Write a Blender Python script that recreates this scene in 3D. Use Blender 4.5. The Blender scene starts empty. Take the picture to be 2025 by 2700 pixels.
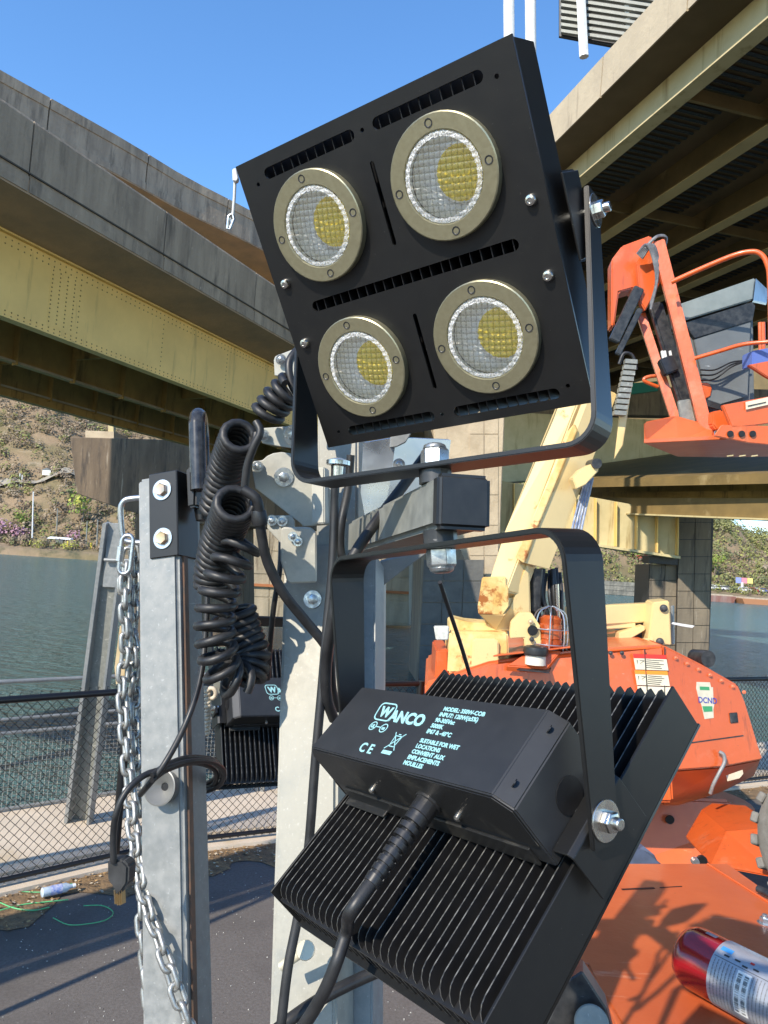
import bpy, bmesh, math, random
from mathutils import Vector, Matrix
import numpy as np
random.seed(7); rng = np.random.default_rng(7)
SC = bpy.context.scene
COL = SC.collection
# ---------------------------------------------------------------- camera
F = 2000.0
RHO, TH = math.radians(3.9), math.radians(4.0)
_fw = Vector((0, math.cos(TH), math.sin(TH))); _u0 = Vector((0, -math.sin(TH), math.cos(TH))); _h = Vector((1, 0, 0))
XC = _h*math.cos(RHO) + _u0*math.sin(RHO)
YC = -_h*math.sin(RHO) + _u0*math.cos(RHO)
CAM = Vector((0, 0, 2.0))
cam = bpy.data.objects.new('camera', bpy.data.cameras.new('camera')); COL.objects.link(cam)
M = Matrix.Identity(4)
for i in range(3):
    M[i][0] = XC[i]; M[i][1] = YC[i]; M[i][2] = -_fw[i]; M[i][3] = CAM[i]
cam.matrix_world = M
cam.data.sensor_fit = 'VERTICAL'; cam.data.sensor_height = 36; cam.data.lens = 36*F/2700
cam.data.clip_start = 0.05; cam.data.clip_end = 4000
SC.camera = cam
# ---------------------------------------------------------------- sky, sun, exposure
SUN = Vector((-0.50, -0.68, 0.58)).normalized()
world = bpy.data.worlds.new('World'); SC.world = world; world.use_nodes = True
wn = world.node_tree.nodes; wl = world.node_tree.links
sky = wn.new('ShaderNodeTexSky'); sky.sky_type = 'NISHITA'; sky.sun_disc = False
sky.sun_elevation = math.asin(SUN.z); sky.sun_rotation = math.atan2(SUN.x, SUN.y)
sky.air_density = 1.0; sky.dust_density = 0.0; sky.ozone_density = 4.0; sky.altitude = 100
hs = wn.new('ShaderNodeHueSaturation'); hs.inputs['Saturation'].default_value = 1.13; hs.inputs['Value'].default_value = 1.30
wl.new(sky.outputs[0], hs.inputs['Color']); wl.new(hs.outputs[0], wn['Background'].inputs[0]); wn['Background'].inputs[1].default_value = 0.15
sun = bpy.data.objects.new('sun', bpy.data.lights.new('sun', 'SUN')); COL.objects.link(sun)
sun.data.energy = 4.1; sun.data.angle = math.radians(0.53); sun.data.color = (1.0, 0.90, 0.75)
sun.rotation_euler = SUN.to_track_quat('Z', 'Y').to_euler(); sun.location = (0, 0, 30)
SC.view_settings.view_transform = 'Standard'; SC.view_settings.look = 'None'
SC.view_settings.exposure = 0.70; SC.view_settings.gamma = 1.0; SC.view_settings.use_curve_mapping = False
SC.cycles.max_bounces = 8; SC.cycles.transparent_max_bounces = 12

# ---------------------------------------------------------------- pixel helpers (photo pixels -> real points)
def ray(u, v): return XC*((u-1012.5)/F) - YC*((v-1350)/F) + _fw
def P(u, v, d): return CAM + ray(u, v)*d
def G(u, v, z=0.0):
    r = ray(u, v); return CAM + r*((z-2.0)/r.z)
def W(c): return XC*c[0] - YC*c[1] + _fw*c[2]        # computer-vision camera axes -> world

# ---------------------------------------------------------------- mesh building
class MB:
    def __init__(s): s.v = []; s.f = []; s.m = []
    def add(s, vs, fs, mi=0):
        n = len(s.v); s.v += [Vector(p) for p in vs]; s.f += [tuple(i+n for i in f) for f in fs]; s.m += [mi]*len(fs); return s
    def box(s, c, sx, sy, sz, R=None, mi=0):
        R = R or Matrix.Identity(3); c = Vector(c)
        vs = [c + R @ Vector((x*sx/2, y*sy/2, z*sz/2)) for x in (-1, 1) for y in (-1, 1) for z in (-1, 1)]
        return s.add(vs, [(0,1,3,2),(4,6,7,5),(0,4,5,1),(2,3,7,6),(0,2,6,4),(1,5,7,3)], mi)
    def beam(s, a, b, w, h, hint=(0, 0, 1), mi=0, w2=None, h2=None):   # w across, h along the hint
        a = Vector(a); b = Vector(b); d = (b-a).normalized(); hint = Vector(hint)
        y = (hint - d*hint.dot(d)).normalized(); x = y.cross(d)
        w2 = w if w2 is None else w2; h2 = h if h2 is None else h2
        vs = [p + x*(i*ww/2) + y*(j*hh/2) for p, ww, hh in ((a, w, h), (b, w2, h2)) for i, j in ((-1,-1),(1,-1),(1,1),(-1,1))]
        return s.add(vs, [(3,2,1,0),(4,5,6,7),(0,1,5,4),(1,2,6,5),(2,3,7,6),(3,0,4,7)], mi)
    def tube(s, pts, r, n=8, cyc=False, cap=True, mi=0):
        pts = [Vector(p) for p in pts]; k = len(pts); rs = r if isinstance(r, (list, tuple)) else [r]*k
        t0 = (pts[1]-pts[0]).normalized(); ref = Vector((0, 0, 1)) if abs(t0.z) < .9 else Vector((1, 0, 0))
        x = t0.cross(ref).normalized(); vs = []; fs = []
        for i, p in enumerate(pts):
            a = pts[(i-1) % k] if (i or cyc) else pts[0]; b = pts[(i+1) % k] if (i < k-1 or cyc) else pts[-1]
            t = (b-a); t = t.normalized() if t.length > 1e-9 else t0
            x = (x - t*x.dot(t)); x = x.normalized() if x.length > 1e-6 else t.orthogonal().normalized()
            y = t.cross(x)
            for j in range(n):
                q = 2*math.pi*j/n; vs.append(p + (x*math.cos(q) + y*math.sin(q))*rs[i])
        for i in range(k if cyc else k-1):
            i2 = (i+1) % k
            for j in range(n):
                j2 = (j+1) % n; fs.append((i*n+j, i*n+j2, i2*n+j2, i2*n+j))
        if cap and not cyc:
            fs.append(tuple(range(n-1, -1, -1))); fs.append(tuple((k-1)*n+j for j in range(n)))
        return s.add(vs, fs, mi)
    def lathe(s, c, ax, prof, n=24, mi=0, cap=True, ph=0.0):   # prof = [(along, radius)]
        ax = Vector(ax).normalized(); x = ax.orthogonal().normalized(); y = ax.cross(x); c = Vector(c); vs = []; fs = []
        for (t, r) in prof:
            for j in range(n):
                q = 2*math.pi*j/n+ph; vs.append(c + ax*t + (x*math.cos(q)+y*math.sin(q))*max(r, 1e-5))
        for i in range(len(prof)-1):
            for j in range(n):
                j2 = (j+1) % n; fs.append((i*n+j, i*n+j2, (i+1)*n+j2, (i+1)*n+j))
        if cap:
            fs.append(tuple(range(n-1, -1, -1))); fs.append(tuple((len(prof)-1)*n+j for j in range(n)))
        return s.add(vs, fs, mi)
    def slab(s, pts, ext, mi=0):          # polygon extruded along a vector
        n = len(pts); e = Vector(ext); a = [Vector(p) for p in pts]; b = [p+e for p in a]
        fs = [tuple(range(n)), tuple(range(2*n-1, n-1, -1))] + [(i, i+n, (i+1) % n + n, (i+1) % n) for i in range(n)]
        return s.add(a+b, fs, mi)
    def quad(s, pts, mi=0): return s.add(pts, [tuple(range(len(pts)))], mi)
    def build(s, name, mat, parent=None, local=False, bevel=0, smooth=None, seg=1, fix=True):
        me = bpy.data.meshes.new(name)
        off = Vector((0, 0, 0))
        if parent and not local: off = wloc(parent)
        me.from_pydata([tuple(p-off) for p in s.v], [], s.f)
        mats = mat if isinstance(mat, (list, tuple)) else [mat]
        for m_ in mats: me.materials.append(m_)
        if len(mats) > 1: me.polygons.foreach_set('material_index', s.m)
        if fix or bevel:
            bm = bmesh.new(); bm.from_mesh(me)
            if fix: bmesh.ops.recalc_face_normals(bm, faces=bm.faces)
            if bevel: bmesh.ops.bevel(bm, geom=[e for e in bm.edges if len(e.link_faces) == 2 and e.calc_face_angle(0) > .5], offset=bevel, segments=seg, affect='EDGES', clamp_overlap=True)
            bm.to_mesh(me); bm.free()
        if smooth is not None:
            me.polygons.foreach_set('use_smooth', [True]*len(me.polygons)); me.set_sharp_from_angle(angle=math.radians(smooth))
        me.update()
        return link(name, me, parent)
def link(name, me, parent=None):
    o = bpy.data.objects.new(name, me); COL.objects.link(o)
    if parent: o.parent = parent
    return o
def wloc(o):
    p = Vector((0, 0, 0))
    while o: p = p + o.location; o = o.parent
    return p
def tag(o, label=None, cat=None, group=None, kind=None):
    if label: o['label'] = label
    if cat: o['category'] = cat
    if group: o['group'] = group
    if kind: o['kind'] = kind
    return o
def thing(name, loc, label, cat, group=None):
    o = bpy.data.objects.new(name, None); o.empty_display_size = .1; COL.objects.link(o); o.location = loc
    return tag(o, label, cat, group)
def smoothpath(pts, per=8):               # Catmull-Rom through points
    pts = [Vector(p) for p in pts]; q = [pts[0]*2-pts[1]] + pts + [pts[-1]*2-pts[-2]]; out = []
    for i in range(1, len(q)-2):
        a, b, c, d = q[i-1:i+3]
        for k in range(per):
            t = k/per; out.append(.5*((2*b)+(-a+c)*t+(2*a-5*b+4*c-d)*t*t+(-a+3*b-3*c+d)*t**3))
    out.append(pts[-1]); return out
def coilpath(axis, R, turns, per=16, ph=0):
    ax = smoothpath(axis, 10); n = int(turns*per); out = []
    L = [0]
    for a, b in zip(ax, ax[1:]): L.append(L[-1]+(b-a).length)
    x = None
    for i in range(n+1):
        s = L[-1]*i/n; j = min(max(k for k in range(len(L)) if L[k] <= s+1e-9), len(ax)-2)
        p = ax[j].lerp(ax[j+1], (s-L[j])/max(L[j+1]-L[j], 1e-9)); t = (ax[j+1]-ax[j]).normalized()
        if x is None: x = t.orthogonal().normalized()
        x = (x - t*x.dot(t)).normalized(); y = t.cross(x); q = 2*math.pi*i/per+ph
        r = R(i/n) if callable(R) else R
        out.append(p + (x*math.cos(q)+y*math.sin(q))*r)
    return out
def plate2d(outline, holes, thick):       # outline and holes are lists of (x, y); returns a mesh centred on z=0
    cu = bpy.data.curves.new('plate', 'CURVE'); cu.dimensions = '2D'; cu.fill_mode = 'BOTH'; cu.extrude = thick/2
    for poly in [outline]+holes:
        sp = cu.splines.new('POLY'); sp.points.add(len(poly)-1); sp.use_cyclic_u = True
        for q, (x, y) in zip(sp.points, poly): q.co = (x, y, 0, 1)
    o = bpy.data.objects.new('tmp', cu); COL.objects.link(o)
    dg = bpy.context.evaluated_depsgraph_get(); me = bpy.data.meshes.new_from_object(o.evaluated_get(dg))
    bpy.data.objects.remove(o); return me
def textmesh(body, size, shear=0.0, off=0.0, ext=0.0002, align='LEFT'):
    cu = bpy.data.curves.new('txt', 'FONT'); cu.body = body; cu.size = size; cu.shear = shear; cu.offset = off; cu.extrude = ext; cu.align_x = align
    cu.resolution_u = 3
    o = bpy.data.objects.new('tmp', cu); COL.objects.link(o)
    dg = bpy.context.evaluated_depsgraph_get(); me = bpy.data.meshes.new_from_object(o.evaluated_get(dg))
    bpy.data.objects.remove(o); return me
def stadium(x0, y0, x1, y1, r, n=6):
    a = math.atan2(y1-y0, x1-x0); out = []
    for k in range(n+1): q = a-math.pi/2+math.pi*k/n; out.append((x1+r*math.cos(q), y1+r*math.sin(q)))
    for k in range(n+1): q = a+math.pi/2+math.pi*k/n; out.append((x0+r*math.cos(q), y0+r*math.sin(q)))
    return out
def circ(x, y, r, n=16): return [(x+r*math.cos(2*math.pi*k/n), y+r*math.sin(2*math.pi*k/n)) for k in range(n)]
def setmat(me, m): me.materials.clear(); me.materials.append(m); return me
def hexbolt(mb, c, ax, r, h, washer=0, wt=.002, stud=0):
    c = Vector(c); ax = Vector(ax).normalized()
    if washer: mb.lathe(c, ax, [(0, washer*.98), (0, washer), (wt, washer), (wt, washer*.6)], 24); c = c+ax*wt
    mb.lathe(c, ax, [(0, r), (h*.85, r), (h, r*.86)], 6)
    if stud: mb.lathe(c+ax*h*.9, ax, [(0, r*.55), (stud*.85, r*.55), (stud, r*.45)], 14)
    return mb

# ---------------------------------------------------------------- materials (all procedural)
def mat(name, col, rough=.5, metal=0.0, col2=None, scale=8.0, stretch=(1, 1, 1), detail=5, lo=.35, hi=.65, bump=0.0, bscale=None, spots=None, spec=.5, rvar=0.0, layers=(), coords='Object', coat=0):
    m = bpy.data.materials.new(name); m.use_nodes = True; nt = m.node_tree; n = nt.nodes; l = nt.links; b = n['Principled BSDF']
    b.inputs['Roughness'].default_value = rough; b.inputs['Metallic'].default_value = metal; b.inputs['Specular IOR Level'].default_value = spec
    if coat: b.inputs['Coat Weight'].default_value = coat; b.inputs['Coat Roughness'].default_value = .12
    tc = n.new('ShaderNodeTexCoord')
    def noise(sc, st=(1, 1, 1), det=5, rgh=.6):
        mp = n.new('ShaderNodeMapping'); mp.inputs['Scale'].default_value = st; l.new(tc.outputs[coords], mp.inputs[0])
        t = n.new('ShaderNodeTexNoise'); t.inputs['Scale'].default_value = sc; t.inputs['Detail'].default_value = det; t.inputs['Roughness'].default_value = rgh
        l.new(mp.outputs[0], t.inputs['Vector']); return t.outputs['Fac']
    def ramp(fac, a, c):
        r = n.new('ShaderNodeMapRange'); r.inputs[1].default_value = a; r.inputs[2].default_value = c; r.clamp = True; l.new(fac, r.inputs[0]); return r.outputs[0]
    def mix(fac, c1, c2):
        x = n.new('ShaderNodeMix'); x.data_type = 'RGBA'; l.new(fac, x.inputs[0])
        for sock, c in ((x.inputs[6], c1), (x.inputs[7], c2)):
            if isinstance(c, tuple): sock.default_value = (*c[:3], 1)
            else: l.new(c, sock)
        return x.outputs[2]
    cur = tuple(col)
    if col2 is not None:
        nf = noise(scale, stretch, detail); cur = mix(ramp(nf, lo, hi), cur, tuple(col2))
        if rvar: 
            mr = n.new('ShaderNodeMapRange'); l.new(nf, mr.inputs[0]); mr.inputs[1].default_value = lo; mr.inputs[2].default_value = hi
            mr.inputs[3].default_value = rough; mr.inputs[4].default_value = rough+rvar; l.new(mr.outputs[0], b.inputs['Roughness'])
    for (c, sc, st, a, z) in layers:      # (colour, scale, stretch, from, to)
        cur = mix(ramp(noise(sc, st, 6, .65), a, z), cur, tuple(c))
    if isinstance(cur, tuple): b.inputs['Base Color'].default_value = (*cur, 1)
    else: l.new(cur, b.inputs['Base Color'])
    if bump:
        bn = n.new('ShaderNodeBump'); bn.inputs['Strength'].default_value = min(1, bump); bn.inputs['Distance'].default_value = .02 if bscale is None else .6/bscale
        l.new(noise(bscale or scale, (1, 1, 1), 6), bn.inputs['Height']); l.new(bn.outputs[0], b.inputs['Normal'])
    return m
BLACK = mat('black_powder_coat', (.0065, .0065, .0067), .42, 0, (.0085, .0085, .0083), 60, bump=.06, bscale=900, layers=[((.10, .095, .085), 300, (1, 1, 1), .69, .73), ((.05, .048, .042), 45, (1, 7, 1), .70, .76), ((.0125, .012, .011), 9, (1, 1, 1), .55, .8)])
BLACKDIRT = mat('scratched_black_coat', (.014, .014, .014), .42, 0, (.06, .055, .045), 18, (1, 6, 1), lo=.5, hi=.75, bump=.12, bscale=400, layers=[((.16, .14, .11), 60, (1, 9, 1), .66, .72)], rvar=.2)
PLASTIC = mat('black_plastic', (.012, .012, .013), .38, 0, (.02, .02, .021), 40, bump=.05, bscale=1200, layers=[((.09, .088, .08), 420, (1, 1, 1), .72, .78)])
BOXM = mat('sky_lit_driver_box', (.021, .022, .024), .40, 0, (.026, .027, .029), 40, bump=.05, bscale=900, layers=[((.12, .115, .11), 380, (1, 1, 1), .74, .78)])  # lighter than the black coat: sky reflection on the box is in the colour
FINM = mat('anodised_black_fins', (.007, .007, .008), .45, .0, (.012, .012, .013), 50, layers=[((.06, .058, .05), 300, (1, 1, 1), .71, .77)])
EDGE = mat('pale_fin_edge', (.05, .05, .05), .35, .3, (.20, .195, .18), 120, lo=.4, hi=.62)  # paler mottled strip along each fin's outer edge
RUBBER = mat('cable_rubber', (.011, .011, .012), .38, 0, (.022, .022, .023), 30, bump=.08, bscale=500, layers=[((.09, .088, .08), 150, (1, 1, 1), .68, .78)], rvar=.2)
GALV = mat('galvanised_steel', (.225, .235, .23), .46, .3, (.295, .30, .29), 55, detail=9, bump=.05, bscale=300, layers=[((.38, .39, .38), 140, (1, 1, 1), .60, .72), ((.185, .20, .205), 5, (1, 1, 1), .50, .70), ((.46, .46, .44), 9, (1, .3, 14), .70, .74)], rvar=.18)
GALVD = mat('weathered_galvanised', (.20, .205, .185), .5, .3, (.27, .275, .245), 40, detail=9, bump=.06, bscale=300, layers=[((.38, .38, .34), 26, (1, 1, 1), .60, .64), ((.2, .2, .17), 7, (1, 1, 1), .55, .75)], rvar=.2)
GALVM = mat('sunlit_galvanised', (.27, .262, .225), .5, .2, (.33, .32, .275), 70, detail=9, bump=.05, bscale=300, layers=[((.42, .41, .37), 160, (1, 1, 1), .60, .70), ((.20, .21, .20), 5, (1, 1, 1), .5, .7), ((.22, .20, .15), 3, (1, 1, .3), .60, .74)], rvar=.15)  # galvanised copy made warmer and brighter: sunlight on the mast is in the colour
ZINC = mat('zinc_bolt', (.60, .62, .62), .25, .9, (.42, .44, .45), 120, rvar=.2, bump=.08, bscale=500)
ZYEL = mat('yellow_zinc_bolt', (.52, .46, .26), .32, .85, (.60, .35, .22), 160, rvar=.15, bump=.1, bscale=500)
STAIN = mat('stainless', (.68, .66, .62), .18, 1.0, (.5, .48, .44), 90, rvar=.15)
RINGM = mat('brushed_lens_ring', (.36, .325, .205), .34, .75, (.40, .365, .235), 220, (1, 1, 1), rvar=.05, bump=.02, bscale=900)
CHAINM = mat('zinc_chain', (.50, .50, .48), .34, .75, (.30, .30, .28), 160, rvar=.2, bump=.12, bscale=700, layers=[((.35, .24, .14), 60, (1, 1, 1), .68, .76)])
CONCD = mat('stained_concrete', (.37, .295, .215), .85, 0, (.26, .205, .15), 1.0, (2.6, 2.6, .35), lo=.35, hi=.62, bump=.4, bscale=9, layers=[((.13, .105, .08), 1.5, (2, 2, .35), .52, .72), ((.46, .40, .32), 5, (2, 2, .5), .66, .72), ((.20, .16, .12), .5, (1, 1, 1), .55, .7)])
CONCS = mat('soffit_concrete', (.42, .29, .18), .85, 0, (.28, .215, .15), .8, bump=.2, bscale=6)
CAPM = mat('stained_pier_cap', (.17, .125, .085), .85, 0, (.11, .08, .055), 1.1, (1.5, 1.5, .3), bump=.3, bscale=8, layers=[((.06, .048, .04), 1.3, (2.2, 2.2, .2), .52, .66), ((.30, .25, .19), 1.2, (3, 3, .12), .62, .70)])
PLATEM = mat('sunlit_zinc_plate', (.40, .395, .345), .5, .2, (.47, .46, .40), 60, detail=9, bump=.05, bscale=300, layers=[((.30, .31, .29), 12, (1, 1, 1), .55, .72), ((.60, .59, .53), 90, (1, 1, 1), .64, .72)], rvar=.15)  # sunlight on the pulley plates is put into this paler zinc
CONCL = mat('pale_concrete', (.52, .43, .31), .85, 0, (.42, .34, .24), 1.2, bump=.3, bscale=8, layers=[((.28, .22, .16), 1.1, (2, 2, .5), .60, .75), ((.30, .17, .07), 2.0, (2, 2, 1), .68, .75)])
CONCP = mat('pier_concrete', (.22, .18, .13), .85, 0, (.145, .12, .09), 1.1, (1.5, 1.5, .3), bump=.3, bscale=8, layers=[((.07, .062, .055), 1.3, (2.2, 2.2, .2), .54, .68), ((.36, .32, .26), 1.7, (3, 3, .2), .62, .72)])  # base tone darkened for shade on the block pier; the streaks are stains
CONCT = mat('rust_stained_concrete', (.38, .32, .23), .85, 0, (.25, .215, .155), .5, (2, 2, .4), bump=.3, bscale=5, layers=[((.12, .09, .06), .5, (2.4, 2.4, .2), .54, .66), ((.30, .13, .04), .8, (2, 2, .4), .66, .74)])
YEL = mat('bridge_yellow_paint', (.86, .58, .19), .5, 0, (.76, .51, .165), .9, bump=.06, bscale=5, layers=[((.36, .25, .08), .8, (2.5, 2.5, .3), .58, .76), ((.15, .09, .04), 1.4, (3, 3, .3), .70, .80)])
YELD = mat('grimy_shaded_girder_paint', (.46, .31, .10), .6, 0, (.31, .21, .07), 1.0, bump=.05, bscale=5, layers=[((.06, .042, .02), .9, (2, 2, .4), .55, .72)])  # bridge yellow darkened for the shade under the deck, plus grime patches
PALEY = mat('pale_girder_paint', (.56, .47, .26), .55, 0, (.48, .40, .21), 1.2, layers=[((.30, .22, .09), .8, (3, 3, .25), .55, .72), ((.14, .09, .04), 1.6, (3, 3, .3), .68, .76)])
CREAM = mat('cream_boom_paint', (.74, .56, .26), .38, 0, (.66, .50, .235), 2.5, bump=.04, bscale=40, layers=[((.45, .20, .05), 6, (1, 1, 1), .62, .70), ((.22, .10, .04), 34, (1, 1, 1), .69, .73)], coat=.2)
CREAMR = mat('rusty_cream_paint', (.74, .54, .22), .45, 0, (.60, .36, .10), 5, lo=.45, hi=.62, bump=.15, bscale=60, layers=[((.34, .11, .02), 7, (1, 1, 1), .55, .62)])
ORANGE = mat('orange_paint', (.66, .115, .022), .34, 0, (.56, .10, .022), 1.6, bump=.05, bscale=3, layers=[((.60, .22, .11), 2.6, (1, 1, 1), .56, .76), ((.30, .06, .02), 5, (4, 4, .5), .58, .76), ((.12, .06, .04), 46, (1, 1, 1), .685, .72), ((.70, .42, .30), 22, (1, 1, 8), .70, .73)], coat=.3)
ORANGED = mat('faded_orange_paint', (.60, .135, .04), .40, 0, (.50, .10, .03), 2.2, bump=.05, bscale=4, layers=[((.66, .25, .13), 3.5, (1, 5, 1), .64, .72), ((.14, .05, .03), 30, (1, 1, 1), .71, .75)], coat=.25)
GREYP = mat('grey_cabinet_paint', (.095, .105, .108), .45, 0, (.13, .14, .14), 3, bump=.05, bscale=20, layers=[((.36, .38, .38), 12, (1, 1, 4), .66, .72)])
DARKST = mat('dark_steel', (.02, .022, .026), .4, .3, (.06, .06, .06), 25, layers=[((.22, .21, .2), 60, (1, 1, 3), .66, .72)])
ASPH = mat('asphalt', (.105, .090, .077), .85, 0, (.15, .133, .116), 70, detail=8, bump=.6, bscale=160, layers=[((.24, .22, .20), 150, (1, 1, 1), .63, .69), ((.085, .073, .062), .9, (1, 1, 1), .5, .7), ((.13, .115, .10), 5, (1, 1, 1), .58, .7)])
DIRT = mat('dirt_and_leaf_litter', (.15, .10, .055), .95, 0, (.27, .17, .08), 22, bump=.8, bscale=40, layers=[((.05, .035, .02), 12, (1, 1, 1), .55, .68), ((.42, .32, .2), 60, (1, 1, 1), .62, .70)])
WALK = mat('walkway_concrete', (.62, .52, .40), .85, 0, (.54, .455, .35), 3, bump=.2, bscale=60, layers=[((.48, .36, .2), 1.5, (1, 1, 1), .58, .75), ((.30, .26, .21), 30, (1, 1, 1), .66, .74)])
WHITEP = mat('white_paint', (.75, .75, .73), .45, 0, (.62, .62, .6), 6)
PRINT = mat('pale_blue_print', (.34, .62, .64), .6, 0, (.22, .44, .46), 900)
REDP = mat('red_enamel', (.26, .004, .008), .16, 0, (.20, .004, .007), 4, coat=.7)
LAB = mat('silver_label', (.36, .37, .40), .35, .3, (.30, .31, .34), 30)
INK = mat('label_ink', (.03, .03, .03), .6)
PAPER = mat('cream_decal', (.68, .62, .46), .5, 0, (.60, .54, .4), 20)
RED = mat('decal_red', (.55, .03, .02), .5); BLUEI = mat('decal_blue', (.03, .05, .35), .5); GREENI = mat('decal_green', (.05, .30, .12), .5)
ORI = mat('decal_orange', (.8, .25, .02), .5)
AMBER = mat('amber_plastic', (.45, .09, .02), .2, 0, (.30, .05, .01), 30, coat=.6)
TYRE = mat('dusty_tyre', (.20, .185, .16), .9, 0, (.13, .12, .10), 14, bump=.3, bscale=60)
WIREM = mat('black_vinyl_wire', (.006, .006, .007), .4)
GREENT = mat('green_twine', (.10, .42, .16), .6)
BOTTLE = mat('clear_plastic', (.55, .62, .68), .1, 0, (.4, .5, .6), 30)
STONE = mat('shore_stone', (.32, .29, .23), .9, 0, (.16, .15, .12), .35, bump=.5, bscale=1.2)
BARGE = mat('rusty_barge', (.26, .11, .08), .7, 0, (.34, .24, .2), .4, (1, 1, .2))
TARP = mat('blue_grey_cloth', (.06, .08, .13), .7, 0, (.03, .04, .06), 8)
# ================================================================ floodlight, built in its face frame: x right, y down, h out of the lens side
FW_, FH_ = .36, .3565
def FL(x, y, h=0.0): return Vector((x, -y, h))
T_ = .058      # body depth behind the face plate
def lens_meshes():
    # rings
    n = 48; ro, ri = .0615, .0445
    mb = MB(); mb.lathe((0, 0, 0), (0, 0, 1), [(-.0028, ro), (.0058, ro), (.0068, ro-.0012), (.0068, ri+.001), (.0052, ri), (0, ri)], n, cap=False)
    ring = mb
    bowl = MB(); N = 96; R = .0445; cell = .0064
    dep = lambda r: -.028*(1-(r/R)**2)**.75 if r < R else 0
    idx = {}; vs = []; fs = []; mi = []
    g = np.linspace(-R, R, N+1)
    def hgt(x, y):
        r = math.hypot(x, y); q = math.radians(12); xx = x*math.cos(q)-y*math.sin(q); yy = x*math.sin(q)+y*math.cos(q)
        p = (abs(math.sin(math.pi*xx/cell))*abs(math.sin(math.pi*yy/cell)))**.6
        d_ = dep(min(r, R)); rc_ = math.hypot(x-.014, y)
        return (max(d_, -.013-.004*(1-(rc_/.030)**2)) if rc_ < .030 else d_) + .0010*p
    for i, x in enumerate(g):
        for j, y in enumerate(g):
            if math.hypot(x, y) <= R*1.03:
                idx[(i, j)] = len(vs); vs.append((x, y, hgt(x, y)))
    for i in range(N):
        for j in range(N):
            k = [(i, j), (i+1, j), (i+1, j+1), (i, j+1)]
            if all(q in idx for q in k):
                c = math.hypot((g[i]+g[i+1])/2, (g[j]+g[j+1])/2)
                xm, ym = (g[i]+g[i+1])/2, (g[j]+g[j+1])/2; q_ = math.radians(12); xx = (xm*math.cos(q_)-ym*math.sin(q_))/cell; yy = (xm*math.sin(q_)+ym*math.cos(q_))/cell; gap = min(abs(xx-round(xx)), abs(yy-round(yy))) < .11
                fs.append(tuple(idx[q] for q in k)); mi.append(1 if math.hypot((g[i]+g[i+1])/2-.014, (g[j]+g[j+1])/2) < .0275 else 0)
    bowl.v = [Vector(v) for v in vs]; bowl.f = fs; bowl.m = mi
    glass = MB(); gi = {}; Rg = .0442
    for i, x in enumerate(g):
        for j, y in enumerate(g):
            r = math.hypot(x, y)
            if r <= Rg:
                q = math.radians(12); xx = x*math.cos(q)-y*math.sin(q); yy = x*math.sin(q)+y*math.cos(q); p = (abs(math.sin(math.pi*xx/cell))*abs(math.sin(math.pi*yy/cell)))**.5
                gi[(i, j)] = len(glass.v); glass.v.append(Vector((x, y, .0045+.0045*(1-(r/Rg)**2)+.0011*p)))
    for i in range(N):
        for j in range(N):
            k = [(i, j), (i+1, j), (i+1, j+1), (i, j+1)]
            if all(q in gi for q in k):
                xm, ym = (g[i]+g[i+1])/2, (g[j]+g[j+1])/2; q_ = math.radians(12); xx = (xm*math.cos(q_)-ym*math.sin(q_))/cell; yy = (xm*math.sin(q_)+ym*math.cos(q_))/cell
                glass.f.append(tuple(gi[q] for q in k)); glass.m.append(2 if math.hypot(xm, ym) > .0385 else (1 if min(abs(xx-round(xx)), abs(yy-round(yy))) < .10 else 0))
    return ring, bowl, glass
REFL = mat('faceted_reflector', (.95, .95, .93), .3, .0, (.85, .85, .85), 300, rvar=.1)
REFRIM = mat('speckled_lens_rim', (.80, .80, .80), .25, .4, (.12, .12, .13), 420, lo=.45, hi=.55)
COB = mat('yellow_phosphor', (.98, .70, .015), .35, 0, (1.0, .80, .08), 260, coat=.5)
COBG = mat('phosphor_groove', (.60, .43, .03), .4); REFG = mat('reflector_groove', (.28, .28, .28), .35, .3)
def glassmat(name='clear_lens', sc=.05, col=(.9, .9, .9), fine=0):
    m = bpy.data.materials.new(name); m.use_nodes = True; n = m.node_tree.nodes; l = m.node_tree.links
    n.remove(n['Principled BSDF']); o = n['Material Output']
    t = n.new('ShaderNodeBsdfTransparent'); g = n.new('ShaderNodeBsdfGlossy'); g.inputs['Roughness'].default_value = .05; g.inputs[0].default_value = (1, 1, 1, 1)
    fr = n.new('ShaderNodeFresnel'); fr.inputs[0].default_value = 1.45; mx = n.new('ShaderNodeMixShader')
    l.new(fr.outputs[0], mx.inputs[0]); l.new(t.outputs[0], mx.inputs[1]); l.new(g.outputs[0], mx.inputs[2]); d = n.new('ShaderNodeBsdfDiffuse'); d.inputs[0].default_value = (*col, 1); m2 = n.new('ShaderNodeMixShader'); m2.inputs[0].default_value = sc
    if fine:
        tcc = n.new('ShaderNodeTexCoord'); tn = n.new('ShaderNodeTexNoise'); tn.inputs['Scale'].default_value = 520; l.new(tcc.outputs['Object'], tn.inputs['Vector']); rp_ = n.new('ShaderNodeMapRange'); l.new(tn.outputs[0], rp_.inputs[0]); rp_.inputs[1].default_value = .45; rp_.inputs[2].default_value = .55; rp_.inputs[3].default_value = .25; rp_.inputs[4].default_value = .65; l.new(rp_.outputs[0], m2.inputs[0])
    l.new(mx.outputs[0], m2.inputs[1]); l.new(d.outputs[0], m2.inputs[2]); l.new(m2.outputs[0], o.inputs[0]); return m
GLASS = glassmat(); GLASSG = glassmat('lens_groove', .38, (.12, .11, .08)); GLASSR = glassmat('lens_prism_rim', .5, (.85, .85, .85), 1)
_cache = {}
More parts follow.
